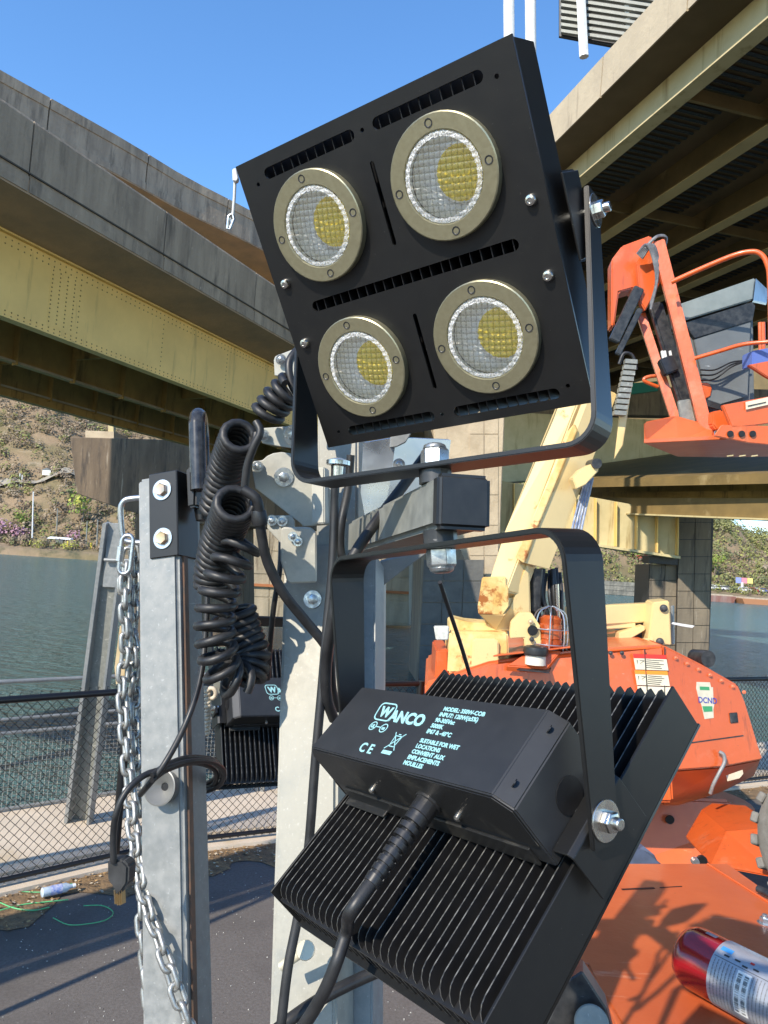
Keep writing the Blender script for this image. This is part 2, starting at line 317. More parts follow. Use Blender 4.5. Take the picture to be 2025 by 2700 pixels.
def floodlight(name, matrix, bdir, label, group, face=True):
    root = bpy.data.objects.new(name, None); COL.objects.link(root); root.empty_display_size = .1; root.matrix_world = matrix
    tag(root, label, 'floodlight', group)
    def part(nm, mb, m, key=None, **k):
        key = key or nm
        if key in _cache: return link(nm, _cache[key], root)
        o = mb().build(nm, m, root, local=True, **k); _cache[key] = o.data; return o
    # face plate with slots
    if 'face' not in _cache:
        H = FH_; out = [(0, 0), (FW_, 0), (FW_, -H), (0, -H)]
        S = lambda a, b, c, d, r: stadium(a, -b, c, -d, r)
        holes = [S(.044, .0215, .163, .0215, .0062), S(.200, .0215, .318, .0215, .0062), S(.052, .180, .314, .180, .0062),
                 S(.046, .340, .163, .340, .0062), S(.202, .340, .320, .340, .0062), S(.1805, .056, .1805, .140, .0026), S(.1805, .222, .1805, .306, .0026)]
        holes += [circ(x, -y, .0024, 10) for x, y in ((.180, .0215), (.180, .340), (.0245, .028), (.0245, .338), (.337, .028), (.337, .334))]
        holes += [circ(x, -y, .0400, 40) for x, y in ((.093, .096), (.261, .096), (.093, .264), (.261, .264))]
        _cache['face'] = setmat(plate2d(out, holes, .003), BLACK)
    fp = link('face_plate', _cache['face'], root); fp.location = (0, 0, -.0015)
    if 'ring' not in _cache:
        r, b, g = lens_meshes()
        _cache['ring'] = r.build('lens_ring', RINGM, root, local=True, smooth=35).data; bpy.data.objects.remove(bpy.data.objects['lens_ring'])
        _cache['bowl'] = b.build('reflector', [REFL, COB, REFRIM, COBG, REFG], root, local=True, smooth=20, fix=False).data; bpy.data.objects.remove(bpy.data.objects['reflector'])
        _cache['glass'] = g.build('lens', [GLASS, GLASSG, GLASSR], root, local=True, smooth=80, fix=False).data; bpy.data.objects.remove(bpy.data.objects['lens'])
        s = MB(); s.lathe((0, 0, 0), (0, 0, 1), [(0, .0046), (.0005, .0046), (.0005, .0036), (-.0001, .0030), (-.0003, 0)], 10, cap=False)
        _cache['screw'] = s.build('screw', DARKST, root, local=True).data; bpy.data.objects.remove(bpy.data.objects['screw'])
    for (x, y) in ((.093, .096), (.261, .096), (.093, .264), (.261, .264)):
        ro = link('lens_ring', _cache['ring'], root); ro.location = FL(x, y, .0030)
        bo = link('reflector', _cache['bowl'], ro); bo.location = (0, 0, .004)
        go = link('lens', _cache['glass'], ro)
        for dx, dy in ((.053, 0), (-.053, 0), (0, .053), (0, -.053)):
            so = link('screw', _cache['screw'], ro); so.location = (dx, dy, .0068)
    for (x, y) in ((.0185, .144), (.0185, .2185), (.3435, .144), (.3435, .2185)):
        part('bolt', lambda: MB().lathe((0, 0, 0), (0, 0, 1), [(0, .0062), (.0030, .0062), (.0052, .0050), (.006, .0028), (.0050, .0024), (.0050, 0)], 16, cap=False), STAIN, smooth=40).location = FL(x, y, .0001)
    # housing sides, fins
    for x in (.0015, FW_-.0015):
        part('side_plate', lambda: MB().box(FL(0, FH_/2, -T_/2-.0016), .003, FH_-.004, T_-.0032), BLACK, bevel=.0006).location = (x, 0, 0)
    xs = [.0125*k for k in range(1, 29)]; xs = [x+(.002 if i in (5, 17) else 0) for i, x in enumerate(xs)]
    def fin():
        prof = [(.006, -.0035), (.006, -T_+.002), (.010, -T_), (FH_-.022, -T_)] + [(FH_-.022+.016*math.sin(q), -T_+.016*(1-math.cos(q))) for q in (.4, .8, 1.2, 1.5)] + [(FH_-.006, -.0035), (.330, -.0035), (.328, -.0375), (.199, -.0375), (.197, -.0035), (.163, -.0035), (.161, -.0375), (.033, -.0375), (.031, -.0035)]
        return MB().slab([FL(0, y, h) for y, h in prof], (.0011, 0, 0))
    def finedge():
        prof = [(.010, -T_-.0002), (FH_-.022, -T_-.0002)] + [(FH_-.022+.0162*math.sin(q), -T_-.0002+.0162*(1-math.cos(q))) for q in (.4, .8, 1.2, 1.5)] + [(FH_-.0058, -.006)]
        m = MB()
        for a, b in zip(prof, prof[1:]): m.quad([FL(-.0001, *a), FL(.0012, *a), FL(.0012, *b), FL(-.0001, *b)])
        return m
    for x in xs:
        fo = part('fin', fin, FINM); fo.location = (x, 0, 0)
        if 'finedge' not in _cache: _cache['finedge'] = finedge().build('fin_edge', EDGE, root, local=True, fix=False).data; bpy.data.objects.remove(bpy.data.objects['fin_edge'])
        link('pale_edge', _cache['finedge'], fo)
    if 'mid' not in _cache:
        part('fin_base', lambda: MB().box(FL(FW_/2, .1975, -.0405), FW_-.008, .311, .004).box(FL(.133, .023, -.0405), .258, .038, .004).box(FL(.315, .023, -.0405), .082, .038, .004), FINM, key='mid')
    else: link('fin_base', _cache['mid'], root)
    # driver box behind the fins: cross-section in (x, back height)
    yb0, yb1 = .122, .219
    sec = [(.010, .004), (.010, .076), (.027, .090), (.336, .090), (.350, .076), (.350, .004)]
    def dbox():
        m = MB(); y0, y1 = yb0, yb1
        m.slab([FL(x, y0, -T_-hh) for x, hh in sec], (0, -(y1-y0), 0)); return m
    bx = part('driver_box', dbox, [BOXM], bevel=.0014, seg=2)
    part('box_seam', lambda: MB().box(FL(.182, yb1+.0015, -T_-.012), .305, .003, .022).box(FL(.30, yb1+.006, -T_-.004), .08, .010, .003), BLACKDIRT, bevel=.0008)
    part('cover_plate', lambda: MB().slab([FL(x, yb1+.0006, -T_-hh) for x, hh in ((.013, .03), (.013, .074), (.029, .087), (.334, .087), (.347, .074), (.347, .03))], (0, -.0008, 0)), BLACKDIRT)
    for x in (.11, .255):
        part('rivet', lambda: MB().lathe((0, 0, 0), (0, -1, 0), [(0, .004), (.003, .004), (.005, .002)], 10), STAIN, smooth=40).location = FL(x, yb1+.0014, -T_-.040)
    # slots in the box end
    for y in (.140, .200):
        part('slot', lambda: MB().slab([Vector((a, b, 0)) for a, b in stadium(-.003, 0, .003, 0, .0036)], (0, 0, .0009)), FINM).matrix_local = Matrix.Translation(FL(.0185, y, -T_-.0834)) @ Matrix.Rotation(math.pi-math.atan2(.014, .017), 4, 'Y')
    # mounting shelves left and right with the pivot
    for sx in (1, -1):
        def ear(sx=sx):
            m = MB(); e = [(.351, .020), (.368, .020), (.372, .016), (.372, -.036), (.3695, -.036), (.3695, .0145), (.366, .0175), (.351, .0175)]
            if sx < 0: e = [(FW_-x, hh) for x, hh in e]
            m.slab([FL(x, .128, -T_-hh) for x, hh in e], (0, -.086, 0)); return m
        part('mounting_ear', ear, BLACK, key='ear%d' % sx, bevel=.0006)
        def grom(sx=sx):
            m = MB(); x = .3506 if sx > 0 else .0094
            m.lathe(FL(x, .168, -T_-.034), (sx, 0, 0), [(0, .0001), (0, .017), (.0006, .017), (.0006, 0)], 20, cap=False); return m
        part('cable_hole', grom, FINM, key='grom%d' % sx)
    # gland and strain relief on the lower side of the box
    def gland():
        m = MB(); c = FL(.146, yb1, -T_-.050); ax = Vector((0, -1, 0)); m.lathe(c, ax, [(0, .0150), (.004, .0150), (.004, .0128), (.018, .0128)], 12)
        m.lathe(c+ax*.018, ax, [(0, .0118), (.008, .0112)], 20); return m
    part('cable_gland', gland, PLASTIC, bevel=.0005, smooth=30)
    def relief():
        m = MB(); c = FL(.146, yb1+.0225, -T_-.050); ax = Vector((0, -1, 0)); pr = []
        for k in range(7):
            t = k*.0092; r = .0118-.0005*k; pr += [(t, r), (t+.0056, r-.0002), (t+.0058, .0070), (t+.0091, .0070)]
        pr += [(.0645, .0088), (.072, .0080), (.073, .006)]
        m.lathe(c, ax, pr, 20); return m
    part('strain_relief', relief, PLASTIC, smooth=30)
    # yoke
    py, ph = .172, -.073
    d = Vector((0, -bdir[0], bdir[1])).normalized(); w = Vector((0, -d.z, d.y)) if True else None; w = Vector((1, 0, 0)).cross(d)
    L, wd, th, rc = .250, .050, .0055, .030
    piv = FL(0, py, ph); g_ = .0175
    prof = []                    # (x, along) outer centre line of the U
    x0, x1 = -g_, FW_+g_
    prof.append((x0, -.022)); prof.append((x0, L-rc))
    for k in range(1, 8): q = math.pi/2*k/8; prof.append((x0+rc*(1-math.cos(q)), L-rc+rc*math.sin(q)))
    prof.append((x0+rc, L)); prof.append((x1-rc, L))
    for k in range(1, 8): q = math.pi/2*k/8; prof.append((x1-rc+rc*math.sin(q), L-rc+rc*math.cos(q)))
    prof.append((x1, L-rc)); prof.append((x1, -.022))
    yk = MB(); n = len(prof); vs = []
    for i, (x, a) in enumerate(prof):
        pa = prof[max(i-1, 0)]; pb = prof[min(i+1, n-1)]; t = Vector((pb[0]-pa[0], pb[1]-pa[1])).normalized(); nn = Vector((-t.y, t.x))
        wl_ = wd/2*(.62 if i in (0, n-1) else 1)
        for s1, s2 in ((-1, -1), (1, -1), (1, 1), (-1, 1)):
            q = Vector((x, a)) + nn*(th/2*s1); vs.append(Vector((q.x, 0, 0)) + Vector((0, piv.y, piv.z)) + d*q.y + w*(wl_*s2))
    # rows near both ends give the arm tips their rounding
    fs = []
    for i in range(n-1):
        for j in range(4): fs.append((i*4+j, i*4+(j+1) % 4, i*4+4+(j+1) % 4, i*4+4+j))
    fs += [(3, 2, 1, 0), tuple((n-1)*4+j for j in range(4))]
    yk.add(vs, fs)
    tip = lambda x: [Vector((x, 0, 0))+Vector((0, piv.y, piv.z))+d*(-.004-.021*math.sin(q))+w*(wd/2*math.cos(q)) for q in [math.pi*k/10 for k in range(11)]]
    yo = yk.build('yoke', BLACK, root, local=True, bevel=.0009, seg=2)
    for i in range(2):
        x = (x0, x1)[i]
        v0 = MB().lathe((0, 0, 0), (1, 0, 0), [(0, .001)], 3)
    for sx in (-1, 1):
        m = MB(); c = Vector((x0-th/2 if sx < 0 else x1+th/2, piv.y, piv.z)); hexbolt(m, c, (sx, 0, 0), .0095, .0085, washer=.0175, wt=.0018, stud=.0075)
        m.build('pivot_nut', STAIN, root, local=True, smooth=25, bevel=.0003)
        m = MB().tube([c, Vector((FW_-.35 if sx < 0 else .35, piv.y, piv.z))], .005, 10); m.build('pivot_bolt', ZINC, root, local=True, smooth=30)

    bar_c = Vector((FW_/2, piv.y, piv.z)) + d*L
    return root, bar_c, d, w
def frame(t, R, fromback=False):
    # R columns are the plate's right, down and inward axes in computer-vision camera axes
    ex, ey = W((R[0][0], R[1][0], R[2][0])), W((R[0][1], R[1][1], R[2][1])); ex.normalize(); ey.normalize()
    o = CAM + W(t); yy = -ey; zz = ex.cross(yy)
    Mx = Matrix.Identity(4)
    for i in range(3): Mx[i][0] = ex[i]; Mx[i][1] = yy[i]; Mx[i][2] = zz[i]; Mx[i][3] = o[i]
    if fromback:           # measured on the fin plane: turn about the vertical axis into the face frame
        B = Matrix(((-1, 0, 0, FW_), (0, 1, 0, 0), (0, 0, -1, -T_), (0, 0, 0, 1))); Mx = Mx @ B
    return Mx
MU = frame((-0.177, -0.4114, 0.9042), [[0.81906, 0.28953, 0.4953], [-0.08418, 0.91462, -0.39546], [-0.5675, 0.28221, 0.7735]])
ML = frame((0.0835, 0.2149, 1.0448), [[0.56814, -0.60299, 0.56002], [-0.12245, 0.611, 0.78211], [-0.81377, -0.51292, 0.27329]], True)
fl_u, bu, du, wu = floodlight('floodlight', MU, (.87, .49), 'upper black floodlight facing the viewer with four round lenses', 'floodlights on the light tower')
fl_l, bl_, dl, wl2 = floodlight('floodlight', ML, (-.64, -.77), 'lower black floodlight seen from behind with white lettering on its box', 'floodlights on the light tower')
BU, BL = MU @ bu, ML @ bl_; DU, DL = (MU.to_3x3() @ du).normalized(), (ML.to_3x3() @ dl).normalized()
def printing(root, full=True):
    Bk = Matrix(((-1, 0, 0, FW_), (0, 1, 0, 0), (0, 0, -1, -T_), (0, 0, 0, 1)))
    def put(nm, me, x, y, sc=1.0):
        setmat(me, PRINT); o = link(nm, me, root); o.matrix_local = Bk @ Matrix.Translation((x, -y, .0903)); return o
    put('logo_lettering', textmesh('ANCO', .0205, -.25, .0009), .1235, .1640)
    put('logo_initial', textmesh('W', .0190, -.25, .0010), .1010, .1600)
    m = MB()
    def rr(cx, cy, w, h, r, sh):
        return [(cx+dx*(w/2-r)+r*math.cos(q)+sh*(dy*(h/2-r)+r*math.sin(q)), cy+dy*(h/2-r)+r*math.sin(q)) for dx, dy, a0 in ((1, 1, 0), (-1, 1, 90), (-1, -1, 180), (1, -1, 270)) for q in [math.radians(a0+t) for t in (0, 30, 60, 90)]]
    put('logo_frame', plate2d(rr(0, 0, .033, .0255, .007, -.25), [rr(0, 0, .0295, .022, .0055, -.25)], .0004), .1085, .1535)
    L1 = ['MODEL: 350W-COB', 'INPUT: 120W(±5%)', '90-305Vac', '5000K', 'IP67 & -40°C']; L2 = ['SUITABLE FOR WET', 'LOCATIONS', 'CONVIENT AUX', 'EMPLACEMENTS', 'MOUILLES']
    for k, t in enumerate(L1): put('spec_lettering', textmesh(t, .0072, -.2, .00028), .1985, .1405+k*.0076)
    for k, t in enumerate(L2): put('spec_lettering', textmesh(t, .0068, -.2, .00028), .1990, .1830+k*.0071)
    put('conformity_mark', textmesh('C E', .0165, -.2, .0004), .1140, .2090)
    # rating marks: two linked rings and the crossed bin
    put('rating_mark', plate2d(circ(0, 0, .0062), [circ(0, 0, .0050)], .0004), 0.1060, .1745); put('rating_mark', textmesh('UL', .0062, 0, .0003), .1025, .1768)
    put('rating_mark', plate2d(circ(0, 0, .0062), [circ(0, 0, .0050)], .0004), .1270, .1750); put('rating_mark', textmesh('us', .0062, 0, .0003), .1240, .1770)
    put('rating_mark', plate2d([(-.0042, -.0006), (.0042, -.0006), (.0042, .0006), (-.0042, .0006)], [], .0004), .1165, .1747)
    bars = [((-.009, .011), (.009, -.011)), ((-.009, -.011), (.009, .011)), ((-.0055, .006), (-.004, -.007)), ((.0055, .006), (.004, -.007)), ((-.004, -.007), (.004, -.007)), ((-.0065, .0068), (.0065, .0068)), ((-.002, .009), (.002, .009))]
    m = MB()
    for a, b in bars: m.beam((*a, 0), (*b, 0), .0011, .0003, (0, 0, 1))
    o = m.build('recycling_mark', PRINT, root, local=True); o.matrix_local = Bk @ Matrix.Translation((.162, -.1880, .0903))
    o = MB().box((0, 0, 0), .016, .0045, .0003).build('recycling_mark', PRINT, root, local=True); o.matrix_local = Bk @ Matrix.Translation((.162, -.2030, .0903))
printing(fl_l)
# third floodlight, behind the mast, turned the other way
def pose3(u, v, dd, ex, ey):
    ex = Vector(ex).normalized(); ey = Vector(ey); ey = (ey-ex*ey.dot(ex)).normalized(); ez = ex.cross(ey)
    R = [[ex[i], ey[i], ez[i]] for i in range(3)]; r = ((u-1012.5)/F*dd, (v-1350)/F*dd, dd)
    return frame(r, R, True)
M3 = pose3(572, 1700, 2.0, (.9, .1, .45), (.15, .86, -.5))
fl_3, b3, d3, w3 = floodlight('floodlight', M3, (-.95, .1), 'small looking black floodlight behind the mast with coiled cable hanging over it', 'floodlights on the light tower')
printing(fl_3)
# ================================================================ setting: ground, river, far shore
def sheet(name, pts, z, m, kind='structure'):
    o = MB().quad([(x, y, z) for x, y in pts]).build(name, m); return tag(o, kind=kind)
WZ = -3.1
def watermat():
    m = bpy.data.materials.new('river_water'); m.use_nodes = True; n = m.node_tree.nodes; l = m.node_tree.links; b = n['Principled BSDF']
    b.inputs['Base Color'].default_value = (.070, .150, .150, 1); b.inputs['Roughness'].default_value = .16; b.inputs['IOR'].default_value = 1.33; b.inputs['Specular IOR Level'].default_value = .36
    tc = n.new('ShaderNodeTexCoord'); mp = n.new('ShaderNodeMapping'); mp.inputs['Scale'].default_value = (.55, 1.3, 1); mp.inputs['Rotation'].default_value[2] = .35
    l.new(tc.outputs['Object'], mp.inputs[0])
    t1 = n.new('ShaderNodeTexNoise'); t1.inputs['Scale'].default_value = 1.5; t1.inputs['Detail'].default_value = 5; t1.inputs['Roughness'].default_value = .62; l.new(mp.outputs[0], t1.inputs['Vector'])
    t2 = n.new('ShaderNodeTexNoise'); t2.inputs['Scale'].default_value = .22; t2.inputs['Detail'].default_value = 3; l.new(mp.outputs[0], t2.inputs['Vector'])
    ad = n.new('ShaderNodeMath'); ad.operation = 'MULTIPLY_ADD'; l.new(t2.outputs[0], ad.inputs[0]); ad.inputs[1].default_value = .8; l.new(t1.outputs[0], ad.inputs[2])
    bp = n.new('ShaderNodeBump'); bp.inputs['Strength'].default_value = 1.0; bp.inputs['Distance'].default_value = 1.8; l.new(ad.outputs[0], bp.inputs['Height']); l.new(bp.outputs[0], b.inputs['Normal'])
    return m
river = sheet('river', [(-1500, 6), (1500, 6), (1500, 1500), (-1500, 1500)], WZ, watermat())
# near bank: paved ground that ends at the river wall
FP = [(-6.2, .6), (-3.2, 3.35), (-2.17, 4.3), (-1.25, 5.2), (0, 5.86), (3.9, 7.9), (12, 12.2), (40, 27)]         # fence line
def offs(pl, d):
    out = []
    for i, p in enumerate(pl):
        a = pl[max(i-1, 0)]; b = pl[min(i+1, len(pl)-1)]; t = Vector((b[0]-a[0], b[1]-a[1])).normalized(); out.append((p[0]-t.y*d, p[1]+t.x*d))
    return out
edge = offs(FP, 1.35)
g = MB(); n_ = len(edge); poly = [(x, y, 0) for x, y in edge]; back = [(-60, -60, 0), (60, -60, 0), (60, 27, 0)]
g.quad(poly[:1] + poly[1:] + [(60, 27, 0), (60, -60, 0), (-60, -60, 0), (-60, .6, 0)])
for a, b in zip(edge, edge[1:]): g.quad([(a[0], a[1], 0), (b[0], b[1], 0), (b[0], b[1], WZ-1), (a[0], a[1], WZ-1)])
tag(g.build('ground', ASPH, fix=False), kind='structure')
def strip(name, d0, d1, z, m, h=0):
    a, b = offs(FP, d0), offs(FP, d1); s = MB()
    for i in range(len(a)-1):
        q = [(a[i][0], a[i][1], z), (a[i+1][0], a[i+1][1], z), (b[i+1][0], b[i+1][1], z), (b[i][0], b[i][1], z)]
        if h: s.slab([(x, y, z) for x, y, _ in q], (0, 0, -h))
        else: s.quad(q)
    return tag(s.build(name, m), kind='structure')
strip('riverside_walk', .16, 1.30, .05, WALK, .10)
strip('kerb', -.07, .15, .034, WALK, .07)
# dirt strip with ragged edge
A = smoothpath([(x, y, 0) for x, y in offs(FP, -.07)], 14); s = MB(); B_ = []
for i, p in enumerate(A):
    q = A[min(i+1, len(A)-1)]-A[max(i-1, 0)]; t = q.normalized(); B_.append(p + Vector((t.y, -t.x, 0))*(.30+.10*math.sin(i*.9)+random.uniform(-.05, .05)))
for i in range(len(A)-1): s.quad([A[i]+Vector((0, 0, .012)), A[i+1]+Vector((0, 0, .012)), B_[i+1]+Vector((0, 0, .005)), B_[i]+Vector((0, 0, .005))])
tag(s.build('dirt_verge', DIRT), kind='structure')
# leaf litter and grit
lit = MB()
for k in range(2600):
    i = random.randrange(20, 80); i = min(i, len(A)-2); f_ = random.random()**1.6; p = A[i].lerp(A[i+1], random.random()); p = p.lerp(B_[i], f_*1.25-.15); a = random.uniform(0, 6.3); r = random.uniform(.004, .014)
    zz = .014+random.uniform(0, .008); lit.quad([p+Vector((r*math.cos(a+q), r*.6*math.sin(a+q), zz+random.uniform(-.003, .006))) for q in (0, 1.6, 3.1, 4.7)], random.randrange(3))
tag(lit.build('leaf_litter', [DIRT, mat('dry_leaf', (.36, .22, .09), .8), mat('pale_grit', (.45, .38, .28), .9)], fix=False), kind='stuff')

grit = MB()
for k in range(5200):
    y = random.uniform(1.6, 6.0)**1.0; x = random.uniform(-3.0, 3.4)
    if y > 5.4+x*.55: continue
    a = random.uniform(0, 6.3); r = random.uniform(.0018, .0055); grit.add([Vector((x+r*math.cos(a+q), y+r*math.sin(a+q), .001)) for q in (0, 2.1, 4.2)]+[Vector((x, y, .001+r*.9))], [(0, 1, 3), (1, 2, 3), (2, 0, 3)], 0 if random.random() < .6 else 1)
tag(grit.build('loose_grit', [mat('grit_light', (.36, .34, .30), .9), mat('grit_dark', (.12, .11, .10), .9)], fix=False), kind='stuff')
# ---- far shore
def hillmat():
    return mat('hillside_ground', (.26, .185, .11), .95, 0, (.17, .135, .065), .05, (1, 1, 2), lo=.4, hi=.62, bump=.5, bscale=.4, layers=[((.33, .26, .17), .035, (1, 1, 5), .58, .68), ((.07, .07, .035), .12, (1, 1, 1), .56, .68)])
HM = hillmat()
def shore_y(x): return 258 + 18*math.sin(x*.004+.5) + (x > 60)*(x-60)*.22
def ridge(x):      # crest height above the shore shelf
    if x < 60: return 95+14*math.sin(x*.02)
    return max(6, 102 - (x-60)*.37 + 5*math.sin(x*.05))
def terr(x, t):    # t metres behind the shore
    sh = WZ + min(2.6, t*1.3) + max(0, min(1, (t-9)/3))*1.2
    q = max(0, t-30)/150.0; q = min(q, 1.15)
    n1 = 5*math.sin(x*.06+t*.05)+3*math.sin(x*.13-t*.11)+2*math.sin(x*.31+t*.2)
    return sh + (ridge(x)*(q**.82) + n1*min(1, q*4)*.9 if q > 0 else 0)
hx = np.linspace(-330, 520, 200); ht = [0, 1, 3, 6, 9, 12, 16, 22, 30, 36, 44, 54, 66, 80, 95, 112, 130, 150, 175, 200]
hm = MB(); vs = [(x, shore_y(x)+t, terr(x, t)) for x in hx for t in ht]; nt_ = len(ht)
hm.add(vs, [(i*nt_+j, (i+1)*nt_+j, (i+1)*nt_+j+1, i*nt_+j+1) for i in range(len(hx)-1) for j in range(nt_-1)])
hm.add([(x, shore_y(x)-.5, WZ-1) for x in hx]+[(x, shore_y(x), terr(x, 0)) for x in hx], [(i, i+1, i+1+len(hx), i+len(hx)) for i in range(len(hx)-1)])
tag(hm.build('far_hillside', HM, smooth=80, fix=False), kind='structure')
# woods: thousands of small leaf-and-twig faces in clumps; crowns differ in colour
LEAFC = [(.27, .195, .125), (.31, .235, .155), (.23, .17, .115), (.24, .235, .09), (.29, .29, .09), (.19, .205, .085), (.33, .26, .18), (.25, .27, .08)]
LEAFM = [mat('twig_crown' if k in (0, 1, 2, 6) else 'spring_leaf', c, .9, 0, tuple(v*.6 for v in c), .5) for k, c in enumerate(LEAFC)]
def crown(mb, c, rx, rz, n, size, mi):
    u = rng.normal(size=(n, 3)); u /= np.linalg.norm(u, axis=1)[:, None]; u *= rng.uniform(.55, 1.05, (n, 1)); 
    for k in range(n):
        p = Vector((c[0]+u[k, 0]*rx, c[1]+u[k, 1]*rx, c[2]+u[k, 2]*rz)); a = (Vector(u[k])*1.4+Vector((0, -.3, .5))+Vector(rng.normal(size=3))*.28).normalized(); b = a.orthogonal().normalized(); c2 = a.cross(b); s_ = size*rng.uniform(.5, 1.3)
        base = len(mb.v); mb.v += [p+b*s_, p+c2*s_*.8, p-b*s_*.9, p-c2*s_*.7]; mb.f.append((base, base+1, base+2, base+3)); mb.m.append(mi)
wood = MB()
def visible_x(x, y, lim=60):
    uu = 1012.5+F*x/y; return -lim < uu < 2025+lim
cnt = 0
while cnt < 5200:
    x = rng.uniform(-300, 420); t = 10+rng.uniform(0, 1)**1.2*165; y = shore_y(x)+t
    if not visible_x(x, y): continue
    uu = 1012.5+F*x/y
    if 560 < uu < 1000 and t > 25 and rng.uniform() < .85: continue
    if 14 < t < 30 and rng.uniform() < .75: continue
    z = terr(x, t); r = rng.uniform(1.3, 3.0) if t > 30 else rng.uniform(1.0, 2.2); cl = math.sin(x*.05)+math.sin(t*.09+x*.02)
    mi = int(rng.choice([0, 1, 2, 6])) if rng.uniform() < (.74 if x < 0 else .45) else int(rng.choice([3, 4, 5, 7]))
    if x > 60 and rng.uniform() < .65: mi = int(rng.choice([3, 4, 5, 7]))
    crown(wood, (x, y, z+r*.7), r, r*1.15, 40, r*.21, mi); cnt += 1
tag(wood.build('hillside_woods', LEAFM, fix=False), kind='stuff')
def tree(name, base, h, r, ms, label, cat='tree', group=None, n=220, trunk=True):
    t = thing(name, base, label, cat, group); b = Vector(base)
    if trunk:
        m = MB(); m.tube(smoothpath([b-Vector((0, 0, .5)), b+Vector((.1*r, 0, h*.3)), b+Vector((0, .1*r, h*.62))], 3), [h*.035-(i*h*.004) for i in range(7)], 6)
        for a in (0, 1.7, 3.3, 4.9): m.tube([b+Vector((0, 0, h*.35)), b+Vector((math.cos(a)*r*.6, math.sin(a)*r*.6, h*.62))], [h*.014, h*.006], 5)
        m.build('trunk', mat_trunk, t)
    c = MB()
    for q in range(7):
        a = rng.uniform(0, 6.28); rr_ = r*rng.uniform(.2, .6); crown(c, (b.x+math.cos(a)*rr_, b.y+math.sin(a)*rr_, b.z+h*rng.uniform(.5, .85)), r*.55, r*.45, n//7, r*.10, int(rng.integers(0, len(ms))))
    c.build('crown', ms, t, fix=False); return t
mat_trunk = mat('bark', (.12, .09, .06), .9, 0, (.2, .16, .12), 1.0)
PINK = mat('redbud_blossom', (.46, .26, .32), .9, 0, (.40, .22, .28), .6); GRN = mat('fresh_leaf', (.22, .28, .05), .9, 0, (.14, .2, .04), .6); GRN2 = mat('yellow_green_leaf', (.36, .36, .07), .9)
def on_shore(u, v, t):       # point on the far shelf, t metres behind the waterline at photo column u
    y = 258
    for _ in range(6): y = shore_y((u-1012.5)/F*y)+t
    x = (u-1012.5)/F*y; return Vector((x, y, terr(x, t)))
tree('redbud_tree', on_shore(8, 0, 31), 6.5, 6, [PINK], 'wide pink blossoming tree at the left edge of the far shore', 'tree', 'pink blossoming trees on the far shore')
tree('redbud_tree', on_shore(62, 0, 31), 5.5, 4.5, [PINK], 'small pink blossoming tree left of the tall pale utility pole', 'tree', 'pink blossoming trees on the far shore')
tree('redbud_tree', on_shore(196, 0, 31), 4.5, 4, [PINK], 'low pink blossoming tree near the galvanised brace', 'tree', 'pink blossoming trees on the far shore')
tree('broadleaf_tree', on_shore(216, 0, 36), 17, 7, [GRN, GRN2], 'tall bright green tree below the hammerhead pier on the far shore')
tree('broadleaf_tree', on_shore(52, 0, 34), 9, 4.5, [GRN, LEAFM[5]], 'dark green bushy tree behind the pink blossom')
tree('broadleaf_tree', on_shore(1700, 0, 40), 12, 7, [GRN, LEAFM[3]], 'green tree left of the block pier on the far shore')
tree('broadleaf_tree', on_shore(1890, 0, 38), 11, 6, [GRN, LEAFM[4]], 'green tree right of the block pier on the far shore')
tree('bush', on_shore(190, 0, 8), 3.0, 3.4, [GRN2], 'yellow green bush at the far waterline', 'bush', n=120, trunk=False)
tree('bush', on_shore(110, 0, 8), 3.0, 3.4, [GRN2, LEAFM[3]], 'olive bush on the far bank left of the yellow green one', 'bush', n=120, trunk=False)
# railway shelf: gravel track bed, rails
def shelf(name, t0, t1, dz, m, x0=-200, x1=-20, kind='structure'):
    s_ = MB(); xs_ = np.linspace(x0, x1, 40)
    s_.add([(x, shore_y(x)+t, terr(x, t)+dz) for x in xs_ for t in (t0, t1)], [(2*i, 2*i+2, 2*i+3, 2*i+1) for i in range(39)])
    return tag(s_.build(name, m), kind=kind)
shelf('railway_bed', 14, 21, .5, mat('track_ballast', (.34, .29, .23), .9, 0, (.2, .16, .12), .8)); shelf('railway_track', 16, 17.6, .62, mat('rail_rust', (.10, .06, .04), .8))
shelf('access_road', 22.5, 27, 1.2, mat('pale_road', (.46, .42, .36), .9, 0, (.38, .34, .29), .3))
shelf('hill_road', 58, 61, 2.2, mat('hill_road', (.27, .24, .19), .9), -200, -60)
# utility poles
PT = [(86, 1296, 1408, 24, .0), (51, 1248, 1290, 60, 0), (57, 1252, 1292, 60, 0), (228, 1375, 1425, 26, 0), (256, 1370, 1428, 26, 0), (150, 1340, 1400, 34, 0)]
for k, (u, v0, v1, t, _) in enumerate(PT):
    b = on_shore(u, 0, t); dd = (b-CAM).dot(_fw); top = P(u+2, v0, dd); bot = P(u, v1, dd)
    o = thing('utility_pole', bot, ['tall pale utility pole beside the pink blossom', 'left pole of the pair high on the far slope', 'right pole of the pair high on the far slope', 'thin pole on the far shore left of the galvanised brace', 'thin pole on the far shore closest to the galvanised brace', 'short pole below the green hillside trees'][k], 'pole', 'utility poles across the river')
    MB().tube([bot-Vector((0, 0, 1.5)), top], [.28, .2], 8).build('shaft', WHITEP if k < 3 else GALVD, o, smooth=40)
    if k in (0, 3, 4): MB().beam(top+Vector((-1.1, 0, -.8)), top+Vector((1.1, 0, -.8)), .15, .15).build('crossarm', mat_trunk, o)
